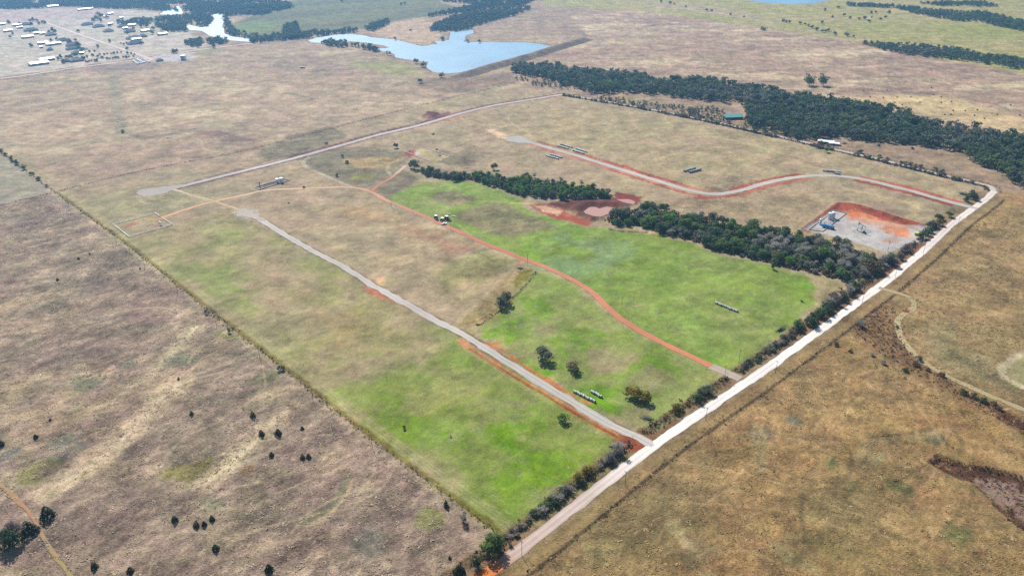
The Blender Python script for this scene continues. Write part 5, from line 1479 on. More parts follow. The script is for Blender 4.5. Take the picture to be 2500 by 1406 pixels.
grass('tall_grass', [(1260, 1400), (1600, 1122), (1850, 945), (2075, 785), (2200, 700), (2380, 545), (2520, 500), (2640, 700), (2640, 1440), (1220, 1440)], 3.4, RPAL, 720)

# ------------------------------------------------------------------ built things
ga, gb, gc = G2([(134, 469), (1235, 1345), (1255, 204)])
ANG_A = math.atan2(gb[1] - ga[1], gb[0] - ga[0])      # along the left boundary fence
ANG_B = math.atan2(gc[1] - ga[1], gc[0] - ga[0])      # along the county road
WHITE = plain('white_metal', (0.80, 0.80, 0.79, 1), 0.45, 0.06, 0.4, spec=0.5)
ROOFW = plain('weathered_white_roof', (0.62, 0.63, 0.64, 1), 0.4, 0.12, 0.3, spec=0.5, obj_var=0.2)
PIPE = plain('white_pipe', (0.66, 0.66, 0.65, 1), 0.5, 0.08, 0.5)
CREAM = plain('cream_siding', A4(206, 192, 172), 0.8, 0.08, 0.5)
BRICK = plain('brick_wall', (0.26, 0.16, 0.13, 1), 0.9, 0.15, 0.7)
SHINGLE = plain('dark_shingle', (0.10, 0.115, 0.15, 1), 0.85, 0.2, 0.6, obj_var=0.25)
SHINGLE2 = plain('grey_shingle', (0.15, 0.145, 0.145, 1), 0.85, 0.2, 0.6, obj_var=0.25)
GREEN_TIN = plain('green_tin_roof', (0.20, 0.46, 0.40, 1), 0.4, 0.08, 0.5, spec=0.5)
DARK = plain('dark_wall', (0.045, 0.045, 0.055, 1), 0.8, 0.15, 0.7)
GLASS = plain('window_glass', (0.03, 0.04, 0.05, 1), 0.1, 0.05, 1.0, spec=0.6)
TANK_W = plain('tank_white', (0.74, 0.75, 0.76, 1), 0.4, 0.08, 0.6, spec=0.5)
TANK_G = plain('tank_grey', (0.30, 0.32, 0.36, 1), 0.5, 0.1, 0.6)
BLUE = plain('tank_blue', (0.05, 0.26, 0.50, 1), 0.45, 0.1, 0.5)
STEEL = plain('steel_grey', (0.26, 0.28, 0.31, 1), 0.5, 0.12, 0.8, 0.3)
MACHINE = plain('machine_dark', (0.035, 0.036, 0.040, 1), 0.5, 0.2, 1.0)
RUBBER = plain('rubber', (0.02, 0.02, 0.02, 1), 0.9, 0.15, 2.0)
WOODP = plain('pole_wood', A4(120, 92, 76), 0.9, 0.2, 1.0)
POST = plain('post_wood', A4(118, 104, 92), 0.9, 0.2, 1.0)
RED = plain('red_gate_paint', (0.55, 0.06, 0.04, 1), 0.5, 0.1, 1.0)
LIME = plain('lime_yellow_paint', (0.60, 0.70, 0.04, 1), 0.4, 0.06, 1.0)
WRAP = plain('bale_wrap', (0.40, 0.44, 0.44, 1), 0.55, 0.12, 1.4, spec=0.5)
STRAW = plain('straw', A4(150, 124, 84), 0.95, 0.3, 2.5)
CONC = plain('concrete', A4(190, 190, 186), 0.85, 0.1, 0.4)
ROCK = plain('pale_rock', A4(230, 224, 212), 0.9, 0.12, 1.0)

# --- hay bales
def bale_mesh(mats, r=0.80, l=1.45):
    m = MB()
    n = 14
    prof = [(r * 0.93, -l / 2), (r, -l / 2 + 0.10), (r * 1.015, 0), (r, l / 2 - 0.10), (r * 0.93, l / 2)]
    v, f, mi = [], [], []
    for q, x in prof:
        for i in range(n):
            t = 2 * math.pi * i / n
            v.append((x, q * math.cos(t), r * 0.97 + q * math.sin(t) * 0.97))
    for j in range(len(prof) - 1):
        for i in range(n):
            f.append((j * n + i, j * n + (i + 1) % n, (j + 1) * n + (i + 1) % n, (j + 1) * n + i)); mi.append(0)
    f += [tuple(range(n - 1, -1, -1)), tuple((len(prof) - 1) * n + i for i in range(n))]; mi += [1, 1]
    m.v, m.f, m.m = v, f, mi
    return m.mesh('hay_bale', mats)
BALE = bale_mesh([WRAP, STRAW], 1.0, 1.45)
BALE_RAW = bale_mesh([STRAW, STRAW])
BALE_BIG = bale_mesh([WRAP, STRAW], 1.35, 1.45)
rows = [((1400.5, 956), (1453.5, 983), 15, 'longer row beside the near gravel road', BALE), ((1443.5, 956), (1468.5, 971), 8, 'shorter row beside the near gravel road', BALE),
        ((1746, 740), (1800.5, 762), 16, 'single row on the big green meadow', BALE),
        ((1368, 353), (1397, 361.5), 16, 'top left row above the east road', BALE), ((1360, 357), (1388, 364.5), 16, 'lower left row above the east road', BALE),
        ((1406, 364), (1433, 372.5), 16, 'top right row above the east road', BALE), ((1398, 368), (1426, 376.5), 16, 'lower right row above the east road', BALE),
        ((1343, 378), (1372, 386.5), 16, 'upper row below the east road', BALE), ((1333, 381), (1364, 389.5), 16, 'lower row below the east road', BALE),
        ((1669, 420), (1697, 412.5), 18, 'left slanting row in the upper field', BALE_BIG), ((1682, 423), (1711, 415.5), 18, 'right slanting row in the upper field', BALE_BIG),
        ((2008, 418), (2052, 422.5), 18, 'long row at the bend of the east road', BALE_BIG), ((2038.5, 425), (2051, 427), 6, 'short row at the bend of the east road', BALE_BIG)]
for a, b, n, what, me in rows:
    p0, p1 = G2([a, b])
    ang_ = math.atan2(p1[1] - p0[1], p1[0] - p0[0])
    pitch_ = np.linalg.norm(p1 - p0) / n
    for i in range(n):
        p = p0 + (p1 - p0) * (i + 0.5) / n + rng.normal(0, 0.07, 2)
        o = place('hay_bale', me, None, (p[0], p[1], 0.0))
        o.rotation_euler = (rng.uniform(-.3, .3), 0, ang_ + rng.normal(0, 0.04))
        sx = pitch_ / 1.45 * rng.uniform(0.78, 0.90)
        o.scale = (sx, rng.uniform(0.95, 1.05), rng.uniform(0.95, 1.05))
        tag(o, f'bale {ORD[i]} from the left in the {what}', 'hay bale', 'hay bales in the ' + what)
far_bales = [(1100, 795), (1170, 783), (1302, 790), (1155, 850), (1272, 858), (1392, 852), (1510, 847), (1105, 893), (1195, 895), (1370, 897), (1435, 918), (1590, 895), (1708, 830), (1775, 850), (1775, 898), (1865, 890), (1880, 967), (1985, 970), (2090, 962), (1806, 1005),
             (1860, 1000), (2065, 1010), (2150, 1037), (2262, 1002), (2460, 1008), (2065, 1063), (1905, 1063), (1922, 1055), (2380, 920), (1690, 768)]
for i, (x, y) in enumerate(sorted(far_bales)):
    p = G(x / 3.569 + 1800, y / 3.569)
    o = place('hay_bale', BALE_RAW, None, (p[0], p[1], 0.0))
    o.rotation_euler = (0, 0, rng.uniform(0, 6.28)); o.scale = (1.5, 1.25, 1.25)
    tag(o, f'brown hay bale beyond the creek wood, {ORD[i]} of the scattered ones from the left', 'hay bale', 'loose hay bales beyond the creek wood')

# --- utility poles
def pole_meshes(h):
    s = MB().tube((0, 0, -0.5), (0, 0, h), 0.15, 0.11, 8).mesh('shaft', WOODP)
    a = MB().box(-1.25, 1.25, -0.07, 0.07, h - 0.9, h - 0.72).mesh('crossarm', WOODP)
    i = MB().lathe([(0.05, 0), (0.10, 0.05), (0.10, 0.16), (0.05, 0.2)], 8).mesh('insulator', STEEL)
    return s, a, i
PM = pole_meshes(11.0)
PM_TALL = pole_meshes(15.0)
def pole(px, py, ang_, label, group, pm=PM, h=11.0, arm=True):
    x, y = G(px, py)
    o = empty('utility_pole', (x, y, 0), ang_)
    place('shaft', pm[0], o)
    if arm:
        place('crossarm', pm[1], o)
        for q in (-1.1, 0.45, 1.1):
            place('insulator', pm[2], o, (q, 0, h - 0.72))
    return tag(o, label, 'utility pole', group)
lp = [(168, 500), (284, 592), (353, 651), (433, 712), (528, 793), (635, 876), (764, 977), (909, 1094)]
for i, (px, py) in enumerate(lp):
    pole(px, py, ANG_A + 1.57, f'wooden pole on the left boundary fence, {ORD[i]} from its far end', 'poles on the left boundary fence', arm=False)
cp_ = [(1274, 1356), (1526, 1184), (1723, 1026), (1893, 911), (2105, 739), (2185, 678), (2253, 622), (2338, 553)]
for i, (px, py) in enumerate(cp_):
    pole(px, py, ANG_B + 1.57, f'wooden pole on the right side of the county road, {ORD[i]} from the bottom', 'poles along the county road')
tp = [(956, 506), (1101, 563), (1288, 647), (1518, 751), (1769, 922)]
for i, (px, py) in enumerate(tp):
    pole(px, py, ANG_A + 1.57, f'wooden pole following the red dirt track, {ORD[i]} from its upper end', 'poles along the red dirt track')
pole(1804, 884, ANG_B, 'wooden pole just inside the meadow corner above the red track mouth', None)
pole(2167, 614, 0.3, 'wooden pole with crossarm at the lower corner of the well pad', None)
fpz = [(1376, 12), (1450, 15), (1530, 26), (1615, 37), (1706, 47), (1805, 61), (1912, 77), (2040, 92), (2168, 97), (2304, 110)]
for i, (px, py) in enumerate(fpz):
    pole(px, py, ANG_A, f'tall pole of the far power line, {ORD[i]} from the left', 'poles of the far power line', PM_TALL, 15.0)

# --- wire fences
def wire_fence(px, off, label, spacing=5.0, h=1.3):
    L = W(px, spacing)
    t = np.gradient(L, axis=0); t /= np.linalg.norm(t, axis=1)[:, None]
    L = L + np.stack([t[:, 1], -t[:, 0]], 1) * off
    root = empty('wire_fence', (L[0][0], L[0][1], 0))
    tag(root, label, 'fence')
    o = np.array([L[0][0], L[0][1]])
    m = MB()
    for x, y in L - o:
        m.box(x - 0.07, x + 0.07, y - 0.07, y + 0.07, -0.2, h)
    tag(m.build('post_row', POST, root), kind='stuff')
    for z in (0.45, 0.8, 1.15):
        n = len(L); P = L - o
        V = np.concatenate([np.column_stack([P, np.full(n, z)]), np.column_stack([P, np.full(n, z + 0.02)])])
        i = np.arange(n - 1)
        place('wire', np_mesh('wire', V, np.stack([i, i + 1, n + i + 1, n + i], 1), STEEL), root)
wire_fence(FENCE_L[1:], 0.0, 'long wire fence between the dry left pasture and the property')
wire_fence(FENCE_T, 0.0, 'wire fence along the far side of the property below the tan field', 6)
wire_fence(FENCE_N, 0.0, 'wire fence running off the left edge from the fence corner', 6)
wire_fence(CO1, 16.0, 'wire fence along the brown pasture right of the county road')
wire_fence(CO1[3:12], -15.5, 'wire fence between the property and the county road hedge')

# --- white pipe fences round the well sites
def pipe_fence(corners, label, gap=None, h=1.7, close=True):
    P = G2(corners)
    c = P.mean(0)
    root = empty('pipe_fence', (c[0], c[1], 0))
    tag(root, label, 'fence')
    n = len(P)
    pm = MB().tube((0, 0, -0.2), (0, 0, h), 0.09, 0.09, 6).mesh('post', PIPE)
    for i in range(n if close else n - 1):
        a, b = P[i] - c, P[(i + 1) % n] - c
        spans = [(0, 1)] if gap is None or gap[0] != i else [(0, gap[1]), (gap[2], 1)]
        for s0, s1 in spans:
            q0, q1 = a + (b - a) * s0, a + (b - a) * s1
            for z in (h, h * 0.55):
                MB().tube((q0[0], q0[1], z), (q1[0], q1[1], z), 0.17, 0.17, 6).build('rail', PIPE, root)
            k = max(2, int(np.linalg.norm(q1 - q0) / 5.5) + 1)
            for t in np.linspace(0, 1, k):
                q = q0 + (q1 - q0) * t
                place('post', pm, root, (q[0], q[1], 0))
pipe_fence([(276, 549), (379.5, 522), (421, 549.5), (315.5, 579.5)], 'white pipe fence rectangle round the small well by the left boundary', gap=(1, 0.26, 0.42))
pipe_fence([(1032, 360), (1098, 382.5)], 'straight white pipe rail on the upper side of the middle well site', close=False)
pipe_fence([(989, 372.5), (1051, 395)], 'straight white pipe rail beside the big dark tree at the middle well site', close=False)

# --- pump jacks
def pump_jack(px, py, rz, s, label):
    x, y = G(px, py)
    o = empty('pump_jack', (x, y, 0), rz, s)
    MB().box(-3.6, 2.6, -0.9, 0.9, 0, 0.45).build('skid', CONC, o)
    leg = MB()
    for sx in (-1, 1):
        for sy in (-1, 1):
            leg.tube((0.2 + sx * 0.9, sy * 0.8, 0.45), (0.2 + sx * 0.08, sy * 0.12, 4.7), 0.13, 0.1, 6)
    leg.build('samson_post', STEEL, o)
    MB().prism([(-3.0, 4.6), (2.9, 5.5), (2.9, 6.0), (-3.0, 5.05)], -0.16, 0.16).build('walking_beam', STEEL, o)
    MB().prism([(2.8, 4.5), (3.1, 4.7), (3.5, 5.4), (3.55, 6.1), (3.2, 6.7), (2.8, 6.5)], -0.22, 0.22).build('horse_head', STEEL, o)
    MB().tube((3.5, 0, 0.9), (3.5, 0, 5.4), 0.06, 0.06, 6).build('polished_rod', STEEL, o)
    MB().lathe([(0.35, 0), (0.35, 0.5), (0.2, 0.55), (0.2, 1.0), (0.1, 1.1)], 10, org=(3.5, 0, 0)).build('wellhead', MACHINE, o)
    MB().box(-2.9, -1.7, -0.5, 0.5, 0.45, 1.9).build('gearbox', STEEL, o)
    for sy in (-0.75, 0.75):
        MB().prism([(-2.5, 1.7), (-1.9, 1.6), (-1.1, 0.6), (-1.5, 0.35), (-2.3, 0.7)], sy - 0.13, sy + 0.13).build('counterweight', MACHINE, o)
        MB().tube((-1.5, sy * 0.8, 0.9), (-2.9, sy * 0.5, 4.8), 0.07, 0.07, 6).build('pitman_arm', STEEL, o)
    MB().box(-3.5, -3.0, -0.4, 0.4, 0.45, 1.1).build('motor', MACHINE, o)
    return tag(o, label, 'pump jack')
pump_jack(2103, 567, R(120), 1.45, 'tall oil pump jack in the middle of the gravel well pad')
pump_jack(392, 551, R(150), 0.85, 'small pump jack inside the white fenced rectangle')
pump_jack(1072, 380.5, R(160), 0.75, 'small pump jack below the white rail of the middle well site')
pipe_low = G2([(2080, 566), (2101, 556), (2126, 566), (2103, 573)])
def rail_ring(P, label, h=1.1, r=0.07, mat=STEEL, name='guard_rail'):
    c = P.mean(0)
    root = empty(name, (c[0], c[1], 0)); tag(root, label, 'guard rail')
    for i in range(len(P)):
        a, b = P[i] - c, P[(i + 1) % len(P)] - c
        for z in (h, h * 0.5):
            MB().tube((a[0], a[1], z), (b[0], b[1], z), r, r, 5).build('rail', mat, root)
        for t in (0, 0.33, 0.66):
            q = a + (b - a) * t
            MB().tube((q[0], q[1], -0.1), (q[0], q[1], h), r, r, 5).build('post', mat, root)
rail_ring(pipe_low, 'low grey guard rail round the big pump jack')

# --- tanks
def tank(px, py, r, h, mat, label, rungs=True, roof=WHITE, xy=None):
    x, y = G(px, py) if xy is None else xy
    o = empty('storage_tank', (x, y, 0))
    MB().lathe([(r, 0), (r, h * 0.33), (r * 1.012, h * 0.335), (r, h * 0.34), (r, h * 0.66), (r * 1.012, h * 0.665), (r, h * 0.67), (r, h)], 24).build('shell', mat, o)
    MB().lathe([(r * 1.03, h), (r * 1.03, h + 0.08), (r * 0.5, h + 0.32), (0.2, h + 0.45), (0.2, h + 0.7)], 24).build('roof', roof, o)
    MB().lathe([(r * 0.18, 0), (r * 0.18, 0.3)], 10, org=(r * 0.5, 0, h + 0.25)).build('hatch', STEEL, o)
    lad = MB()
    for q in (-0.25, 0.25):
        lad.tube((q, -r - 0.15, 0), (q, -r - 0.15, h + 0.6), 0.04, 0.04, 4)
    for k in range(int(h / 0.5)):
        lad.tube((-0.25, -r - 0.15, 0.4 + k * 0.5), (0.25, -r - 0.15, 0.4 + k * 0.5), 0.03, 0.03, 4)
    lad.build('ladder', STEEL, o)
    return tag(o, label, 'tank')
tank(2025, 535, 2.0, 7.0, TANK_W, 'left white storage tank of the pair on the well pad')
tank(2033, 533, 2.0, 7.0, TANK_W, 'right white storage tank of the pair on the well pad')
tank(2002, 549, 1.3, 6.6, TANK_W, 'slim white tank standing alone left of the blue tank')
tank(678, 446.5, 2.1, 5.4, TANK_W, 'left of two white tanks in the walled pit beside the pale track', roof=WHITE)
tank(688, 446, 2.1, 6.2, TANK_W, 'right of two white tanks in the walled pit beside the pale track', roof=WHITE)
tank(446, 147, 3.6, 9.5, TANK_G, 'grey tank, left of a pair on the pale yard by the village road')
tank(451, 146.5, 3.6, 9.5, TANK_W, 'white tank, right of a pair on the pale yard by the village road')
tank(1006, 358, 0.9, 2.4, TANK_W, 'tiny white tank above the red soil at the middle well site', xy=G(1000, 369))
def catwalk(a, b, z, label):
    p, q = G2([a, b])
    o = empty('catwalk', (p[0], p[1], 0), math.atan2(q[1] - p[1], q[0] - p[0]))
    L = float(np.linalg.norm(q - p))
    MB().box(0, L, -0.5, 0.5, z - 0.1, z).build('deck', STEEL, o)
    for sy in (-0.5, 0.5):
        MB().tube((0, sy, z + 1), (L, sy, z + 1), 0.05, 0.05, 5).build('hand_rail', WHITE, o)
        for t in (0, 0.5, 1):
            MB().tube((L * t, sy, 0), (L * t, sy, z + 1), 0.06, 0.06, 5).build('leg', STEEL, o)
    return tag(o, label, 'catwalk')
catwalk((2021, 537), (2036, 534), 6.6, 'steel catwalk in front of the pair of white tanks on the well pad')
# blue treater lying on the pad
x, y = G(2020, 557)
o = empty('treater_vessel', (x, y, 0), R(-38))
v = MB(); n = 16
prof = [(0.4, -6.6), (1.2, -6.3), (1.65, -5.8), (1.7, 0), (1.65, 5.8), (1.2, 6.3), (0.4, 6.6)]
vv = [(q, r_ * math.cos(2 * math.pi * i / n), 2.3 + r_ * math.sin(2 * math.pi * i / n)) for r_, q in prof for i in range(n)]
ff = [(j * n + i, j * n + (i + 1) % n, (j + 1) * n + (i + 1) % n, (j + 1) * n + i) for j in range(len(prof) - 1) for i in range(n)]
v.add(vv, ff + [tuple(range(n - 1, -1, -1)), tuple((len(prof) - 1) * n + i for i in range(n))]).build('shell', BLUE, o)
for q in (-4, 4):
    MB().box(q - 0.4, q + 0.4, -1.5, 1.5, 0, 1.5).build('saddle', STEEL, o)
MB().tube((-3.5, 0, 3.8), (-3.5, 0, 6.2), 0.35, 0.3, 10).build('stack', BLUE, o)
MB().box(5.0, 6.9, -1.2, 1.2, 0, 1.0).build('skid', DARK, o)
tag(o, 'long blue horizontal tank at the front of the tank row on the well pad', 'tank')
def wall_ring(px, h, t, mat, label, name='containment_wall'):
    P = G2(px); c = P.mean(0)
    root = empty(name, (c[0], c[1], 0)); tag(root, label, 'wall')
    n = len(P)
    for i in range(n):
        a, b = P[i] - c, P[(i + 1) % n] - c
        d_ = (b - a) / np.linalg.norm(b - a); w = np.array([d_[1], -d_[0]]) * t / 2
        a2, b2 = a + d_ * t * 0.5, b - d_ * t * 0.5
        m = MB()
        q = [a2 - w, b2 - w, b2 + w, a2 + w]
        m.add([(u[0], u[1], z) for z in (-0.1, h) for u in q], [(0, 3, 2, 1), (4, 5, 6, 7), (0, 1, 5, 4), (1, 2, 6, 5), (2, 3, 7, 6), (3, 0, 4, 7)])
        m.build('side', mat, root)
wall_ring([(1974, 561), (2038, 514.5), (2067, 521), (2008, 566)], 0.8, 0.5, CONC, 'low grey containment wall round the tanks on the well pad')
wall_ring([(623, 458), (694, 437.5), (707, 441), (634, 464)], 0.9, 0.7, CONC, 'low pale wall of the long pit holding the two white tanks')
# flare post at the pit end
x, y = G(635, 458)
o = empty('flare_stack', (x, y, 0))
MB().tube((0, 0, -0.2), (0, 0, 6.5), 0.55, 0.45, 8).build('shaft', MACHINE, o)
MB().lathe([(0.7, 0), (0.8, 0.8), (0.5, 1.2)], 8, org=(0, 0, 6.0)).build('burner', MACHINE, o)
tag(o, 'dark upright burner at the left end of the walled tank pit', 'flare stack')

# --- machines and vehicles
def wheel(o, x, y, r, w):
    m = MB(); n = 14
    prof = [(r * .8, -w / 2), (r, -w / 2 * .7), (r, w / 2 * .7), (r * .8, w / 2)]
    vv = [(x + q * math.cos(2 * math.pi * i / n), y + yy, r + q * math.sin(2 * math.pi * i / n)) for q, yy in prof for i in range(n)]
    ff = [(j * n + i, j * n + (i + 1) % n, (j + 1) * n + (i + 1) % n, (j + 1) * n + i) for j in range(3) for i in range(n)]
    m.add(vv, ff + [tuple(range(n - 1, -1, -1)), tuple(3 * n + i for i in range(n))])
    wh = m.build('wheel', RUBBER, o)
    MB().tube((x, y - w * .52, r), (x, y + w * .52, r), r * 0.45, r * 0.45, 10).build('rim', STEEL, wh)
def tractor(px, py, rz, s, label):
    x, y = G(px, py)
    o = empty('tractor', (x, y, 0), rz, s)
    MB().prism([(0.2, 0.9), (2.6, 0.9), (2.7, 1.7), (2.4, 1.95), (0.2, 2.1)], -0.55, 0.55).build('hood', MACHINE, o)
    MB().box(-1.9, 2.0, -0.45, 0.45, 0.7, 1.1).build('chassis', MACHINE, o)
    MB().prism([(-1.6, 1.1), (0.3, 1.1), (0.45, 2.9), (-1.5, 2.9)], -0.85, 0.85).build('cab', GLASS, o)
    MB().box(-1.75, 0.65, -1.0, 1.0, 2.9, 3.1).build('cab_roof', WHITE, o)
    MB().tube((1.2, 0.35, 2.0), (1.2, 0.35, 3.0), 0.08, 0.07, 6).build('exhaust', STEEL, o)
    for sy in (-1, 1):
        wheel(o, -1.1, sy * 1.2, 1.0, 0.6)
        wheel(o, 1.9, sy * 1.05, 0.65, 0.42)
    MB().box(2.75, 3.9, -1.1, 1.1, 0.2, 1.0).build('bucket', MACHINE, o)
    return tag(o, label, 'tractor')
tractor(1065, 535, R(-70), 1.35, 'leftmost of three dark parked tractors beside the red track')
tractor(1081, 541, R(-62), 1.35, 'middle one of three dark parked tractors, nearest the red track')
tractor(1092, 537, R(-50), 1.45, 'rightmost of three dark parked tractors beside the red track')
def pickup(px, py, rz, s, body, label, name='pickup_truck', van=False):
    x, y = G(px, py)
    o = empty(name, (x, y, 0), rz, s)
    if van:
        MB().prism([(-2.6, 0.5), (2.4, 0.5), (2.6, 1.0), (2.3, 1.5), (1.5, 2.3), (-2.5, 2.35), (-2.7, 1.4)], -0.98, 0.98).build('body', body, o)
        MB().prism([(1.62, 1.5), (2.32, 1.5), (1.62, 2.2)], -0.9, 0.9).build('windscreen', GLASS, o)
    else:
        MB().prism([(-2.7, 0.5), (2.6, 0.5), (2.7, 1.0), (2.5, 1.15), (1.2, 1.25), (-2.7, 1.2)], -0.95, 0.95).build('body', body, o)
        MB().prism([(-0.9, 1.2), (1.25, 1.22), (0.7, 1.85), (-0.7, 1.85)], -0.85, 0.85).build('cab', GLASS, o)
        MB().box(-0.75, 0.75, -0.86, 0.86, 1.85, 1.92).build('cab_roof', body, o)
        MB().box(-2.6, -1.0, -0.8, 0.8, 1.205, 1.215).build('bed', MACHINE, o)
    for sx in (-1.7, 1.7):
        for sy in (-0.85, 0.85):
            wheel(o, sx, sy, 0.38, 0.26)
    return tag(o, label, 'van' if van else 'pickup')
pickup(1084, 548, R(20), 1.15, WHITE, 'white pickup parked between the tractors and the red track')
pickup(2241, 575, R(-35), 1.25, LIME, 'lime yellow van parked at the entrance of the well pad', 'parked_van', True)
for i, (px, py, rz, L) in enumerate(((1096, 523.5, -28, 4.2), (1108, 529, -14, 4.6))):
    x, y = G(px, py)
    o = empty('wrapped_bundle', (x, y, 0), R(rz))
    for k in range(3):
        MB().lathe([(0.5, 0), (0.75, 0.3), (0.7, 0.8), (0.35, 1.1)], 10, org=((k - 1) * L / 3, 0.15 * (k % 2), 0)).build('sack', WHITE, o)
    tag(o, f'{"left" if i == 0 else "right"} white bundle lying on the grass right of the tractors', 'bundle')
x, y = G(738.5, 167)
o = empty('stock_trailer', (x, y, 0), R(8))
MB().prism([(-5, 0.8), (5, 0.8), (5, 2.9), (-5, 2.9)], -1.2, 1.2).build('body', DARK, o)
MB().box(-5.1, 5.1, -1.25, 1.25, 2.9, 3.0).build('roof', STEEL, o)
MB().tube((5, 0, 0.8), (7.0, 0, 0.8), 0.12, 0.12, 6).build('hitch', STEEL, o)
for q in (-1.0, 0.3):
    for sy in (-1.1, 1.1):
        wheel(o, q, sy, 0.45, 0.3)
tag(o, 'dark trailer alone in the far field below the lake', 'trailer')
x, y = G(413, 337)
o = empty('water_trough', (x, y, 0), R(4))
MB().box(-3.6, 3.6, -0.7, 0.7, 0, 0.25).build('base', CONC, o)
for q in ((-3.6, 3.6, -0.7, -0.55), (-3.6, 3.6, 0.55, 0.7), (-3.6, -3.45, -0.55, 0.55), (3.45, 3.6, -0.55, 0.55)):
    MB().box(*q, 0.25, 0.9).build('side', WHITE, o)
tag(o, 'small white trough in the wide tan far field', 'trough')
def rock(px, py, s, label):
    r = np.random.default_rng(int(px))
    bm = bmesh.new(); bmesh.ops.create_icosphere(bm, subdivisions=2, radius=1)
    for v_ in bm.verts:
        v_.co *= r.uniform(0.8, 1.15); v_.co.z = max(-0.2, v_.co.z * 0.7)
    me = bpy.data.meshes.new('rock'); bm.to_mesh(me); bm.free(); me.materials.append(ROCK)
    x, y = G(px, py)
    o = place('rock', me, None, (x, y, 0.1)); o.scale = (s, s * 0.8, s)
    return tag(o, label, 'rock')
rock(288, 298, 2.4, 'pale rock in the grey strip of the wide tan far field')
rock(1365, 1193, 1.1, 'pale rock on the green grass near the county road hedge')
rock(253, 558, 0.9, 'pale rock on the left fence beside the fenced well')
rock(2034, 748, 1.4, 'pale rock among the trees shading the county road')

# --- brush piles and felled wood
def brush_pile(px, py, lx, ly, h, rz, mat, label, n=34, seed=1):
    r = random.Random(seed)
    x, y = G(px, py)
    m = MB()
    for i in range(n):
        a = r.gauss(0, 0.5)
        cx_, cy_ = r.gauss(0, lx * 0.33), r.gauss(0, ly * 0.33)
        L = r.uniform(1.2, 3.2); z = r.uniform(0.1, h) * max(0.2, 1 - (cx_ / lx) ** 2)
        dx, dy, dz = math.cos(a) * L / 2, math.sin(a) * L / 2, r.uniform(-.4, .4)
        m.tube((cx_ - dx, cy_ - dy, max(0.05, z - dz)), (cx_ + dx, cy_ + dy, z + dz), r.uniform(0.08, 0.24), 0.06, 5)
    o = empty('brush_pile', (x, y, 0), rz)
    m.build('logs', mat, o)
    VT, FT = twig_crown(800 + seed, 160, 1.0, 0.05, 0.9, 0.05, 0.6)
    place('twigs', np_mesh('twigs', VT * np.array([lx * 0.7, ly * 0.7, h]), FT, LEAF['twig']), o)
    return tag(o, label, 'brush pile')
brush_pile(1580, 1022, 5.5, 2.5, 2.2, R(-20), BARK_PALE, 'pale brush pile on the green strip below the olive tree', seed=2)
brush_pile(1495, 1090, 2.2, 1.4, 1.2, R(-10), plain('red_stump', A4(150, 100, 80), 0.9, 0.25, 1.0), 'small reddish stump pile beside the mouth of the near road', 20, 3)
brush_pile(1905, 805, 8.5, 2.6, 2.0, R(42), BARK, 'long dark pile of felled wood at the edge of the big green meadow', 60, 4)
brush_pile(2352, 475, 9.0, 5.0, 2.4, R(-25), BARK, 'wide brown brush pile at the upper end of the east road', 60, 5)
brush_pile(1168, 793, 2.2, 1.6, 1.0, R(10), BARK, 'small dark brush heap in the ditch above the near road', 18, 6)
brush_pile(1270, 656, 5.0, 2.5, 1.2, R(-20), BARK_PALE, 'pale rubble heap where the two-track leaves the red track', 30, 7)
brush_pile(1958, 737, 2.2, 0.8, 1.4, R(-50), BARK, 'dark fallen branch on the right part of the big green meadow', 12, 8)
brush_pile(2062, 351, 7.0, 2.4, 1.6, R(10), BARK, 'brown brush heap right of the long white shed', 40, 9)
brush_pile(1290, 262, 2.0, 1.0, 0.8, 0.2, BARK, 'tiny brush heap below the far gravel road', 12, 10)

# --- red gate on the mown track
p, q = G2([(2202, 759.5), (2219, 763)])
o = empty('field_gate', (p[0], p[1], 0), math.atan2(q[1] - p[1], q[0] - p[0]))
L = float(np.linalg.norm(q - p))
for z in (0.3, 0.6, 0.9, 1.2, 1.5):
    MB().tube((0, 0, z), (L, 0, z), 0.11, 0.11, 6).build('bar', RED, o)
for t in (0, 0.5, 1):
    MB().tube((L * t, 0, -0.2), (L * t, 0, 1.75), 0.13, 0.13, 6).build('post', RED, o)
tag(o, 'red metal field gate across the mown track right of the county road', 'gate')

# --- houses
def house(px, py, w, d, hw, pitch, hip, roof, wall, label, rz=ANG_B, cat='house', name='house', door=True, porch=0.0):
    x, y = G(px, py)
    o = empty(name, (x, y, 0), rz)
    MB().box(-w / 2, w / 2, -d / 2, d / 2, -0.2, hw).build('wall', wall, o)
    e = 0.6
    hr = (d / 2 + e) * pitch
    W2, D2 = w / 2 + e, d / 2 + e
    ins = D2 * hip
    m = MB()
    z0 = hw - 0.12
    v_ = [(-W2, -D2, z0), (W2, -D2, z0), (W2, D2, z0), (-W2, D2, z0), (-W2 + ins, 0, hw + hr), (W2 - ins, 0, hw + hr),
          (-W2, -D2, z0 - 0.18), (W2, -D2, z0 - 0.18), (W2, D2, z0 - 0.18), (-W2, D2, z0 - 0.18)]
    m.add(v_, [(0, 1, 5, 4), (2, 3, 4, 5), (3, 0, 4), (1, 2, 5), (6, 7, 1, 0), (7, 8, 2, 1), (8, 9, 3, 2), (9, 6, 0, 3), (9, 8, 7, 6)])
    m.build('roof', roof, o)
    if door:
        MB().box(-0.9 if cat == 'house' else -2.0, 0.4 if cat == 'house' else 2.0, -d / 2 - 0.06, -d / 2 - 0.01, 0, 2.1 if cat == 'house' else 3.2).build('door', DARK, o)
        if cat == 'house':
            for q in (-w * 0.33, w * 0.22, w * 0.36):
                MB().box(q - 0.8, q + 0.8, -d / 2 - 0.06, -d / 2 - 0.01, 1.0, 2.1).build('window', GLASS, o)
    return tag(o, label, cat)
house(1789, 290, 27, 14, 4.2, 0.5, 0.0, GREEN_TIN, DARK, 'house with a pale green tin roof in front of the creek wood', R(6))
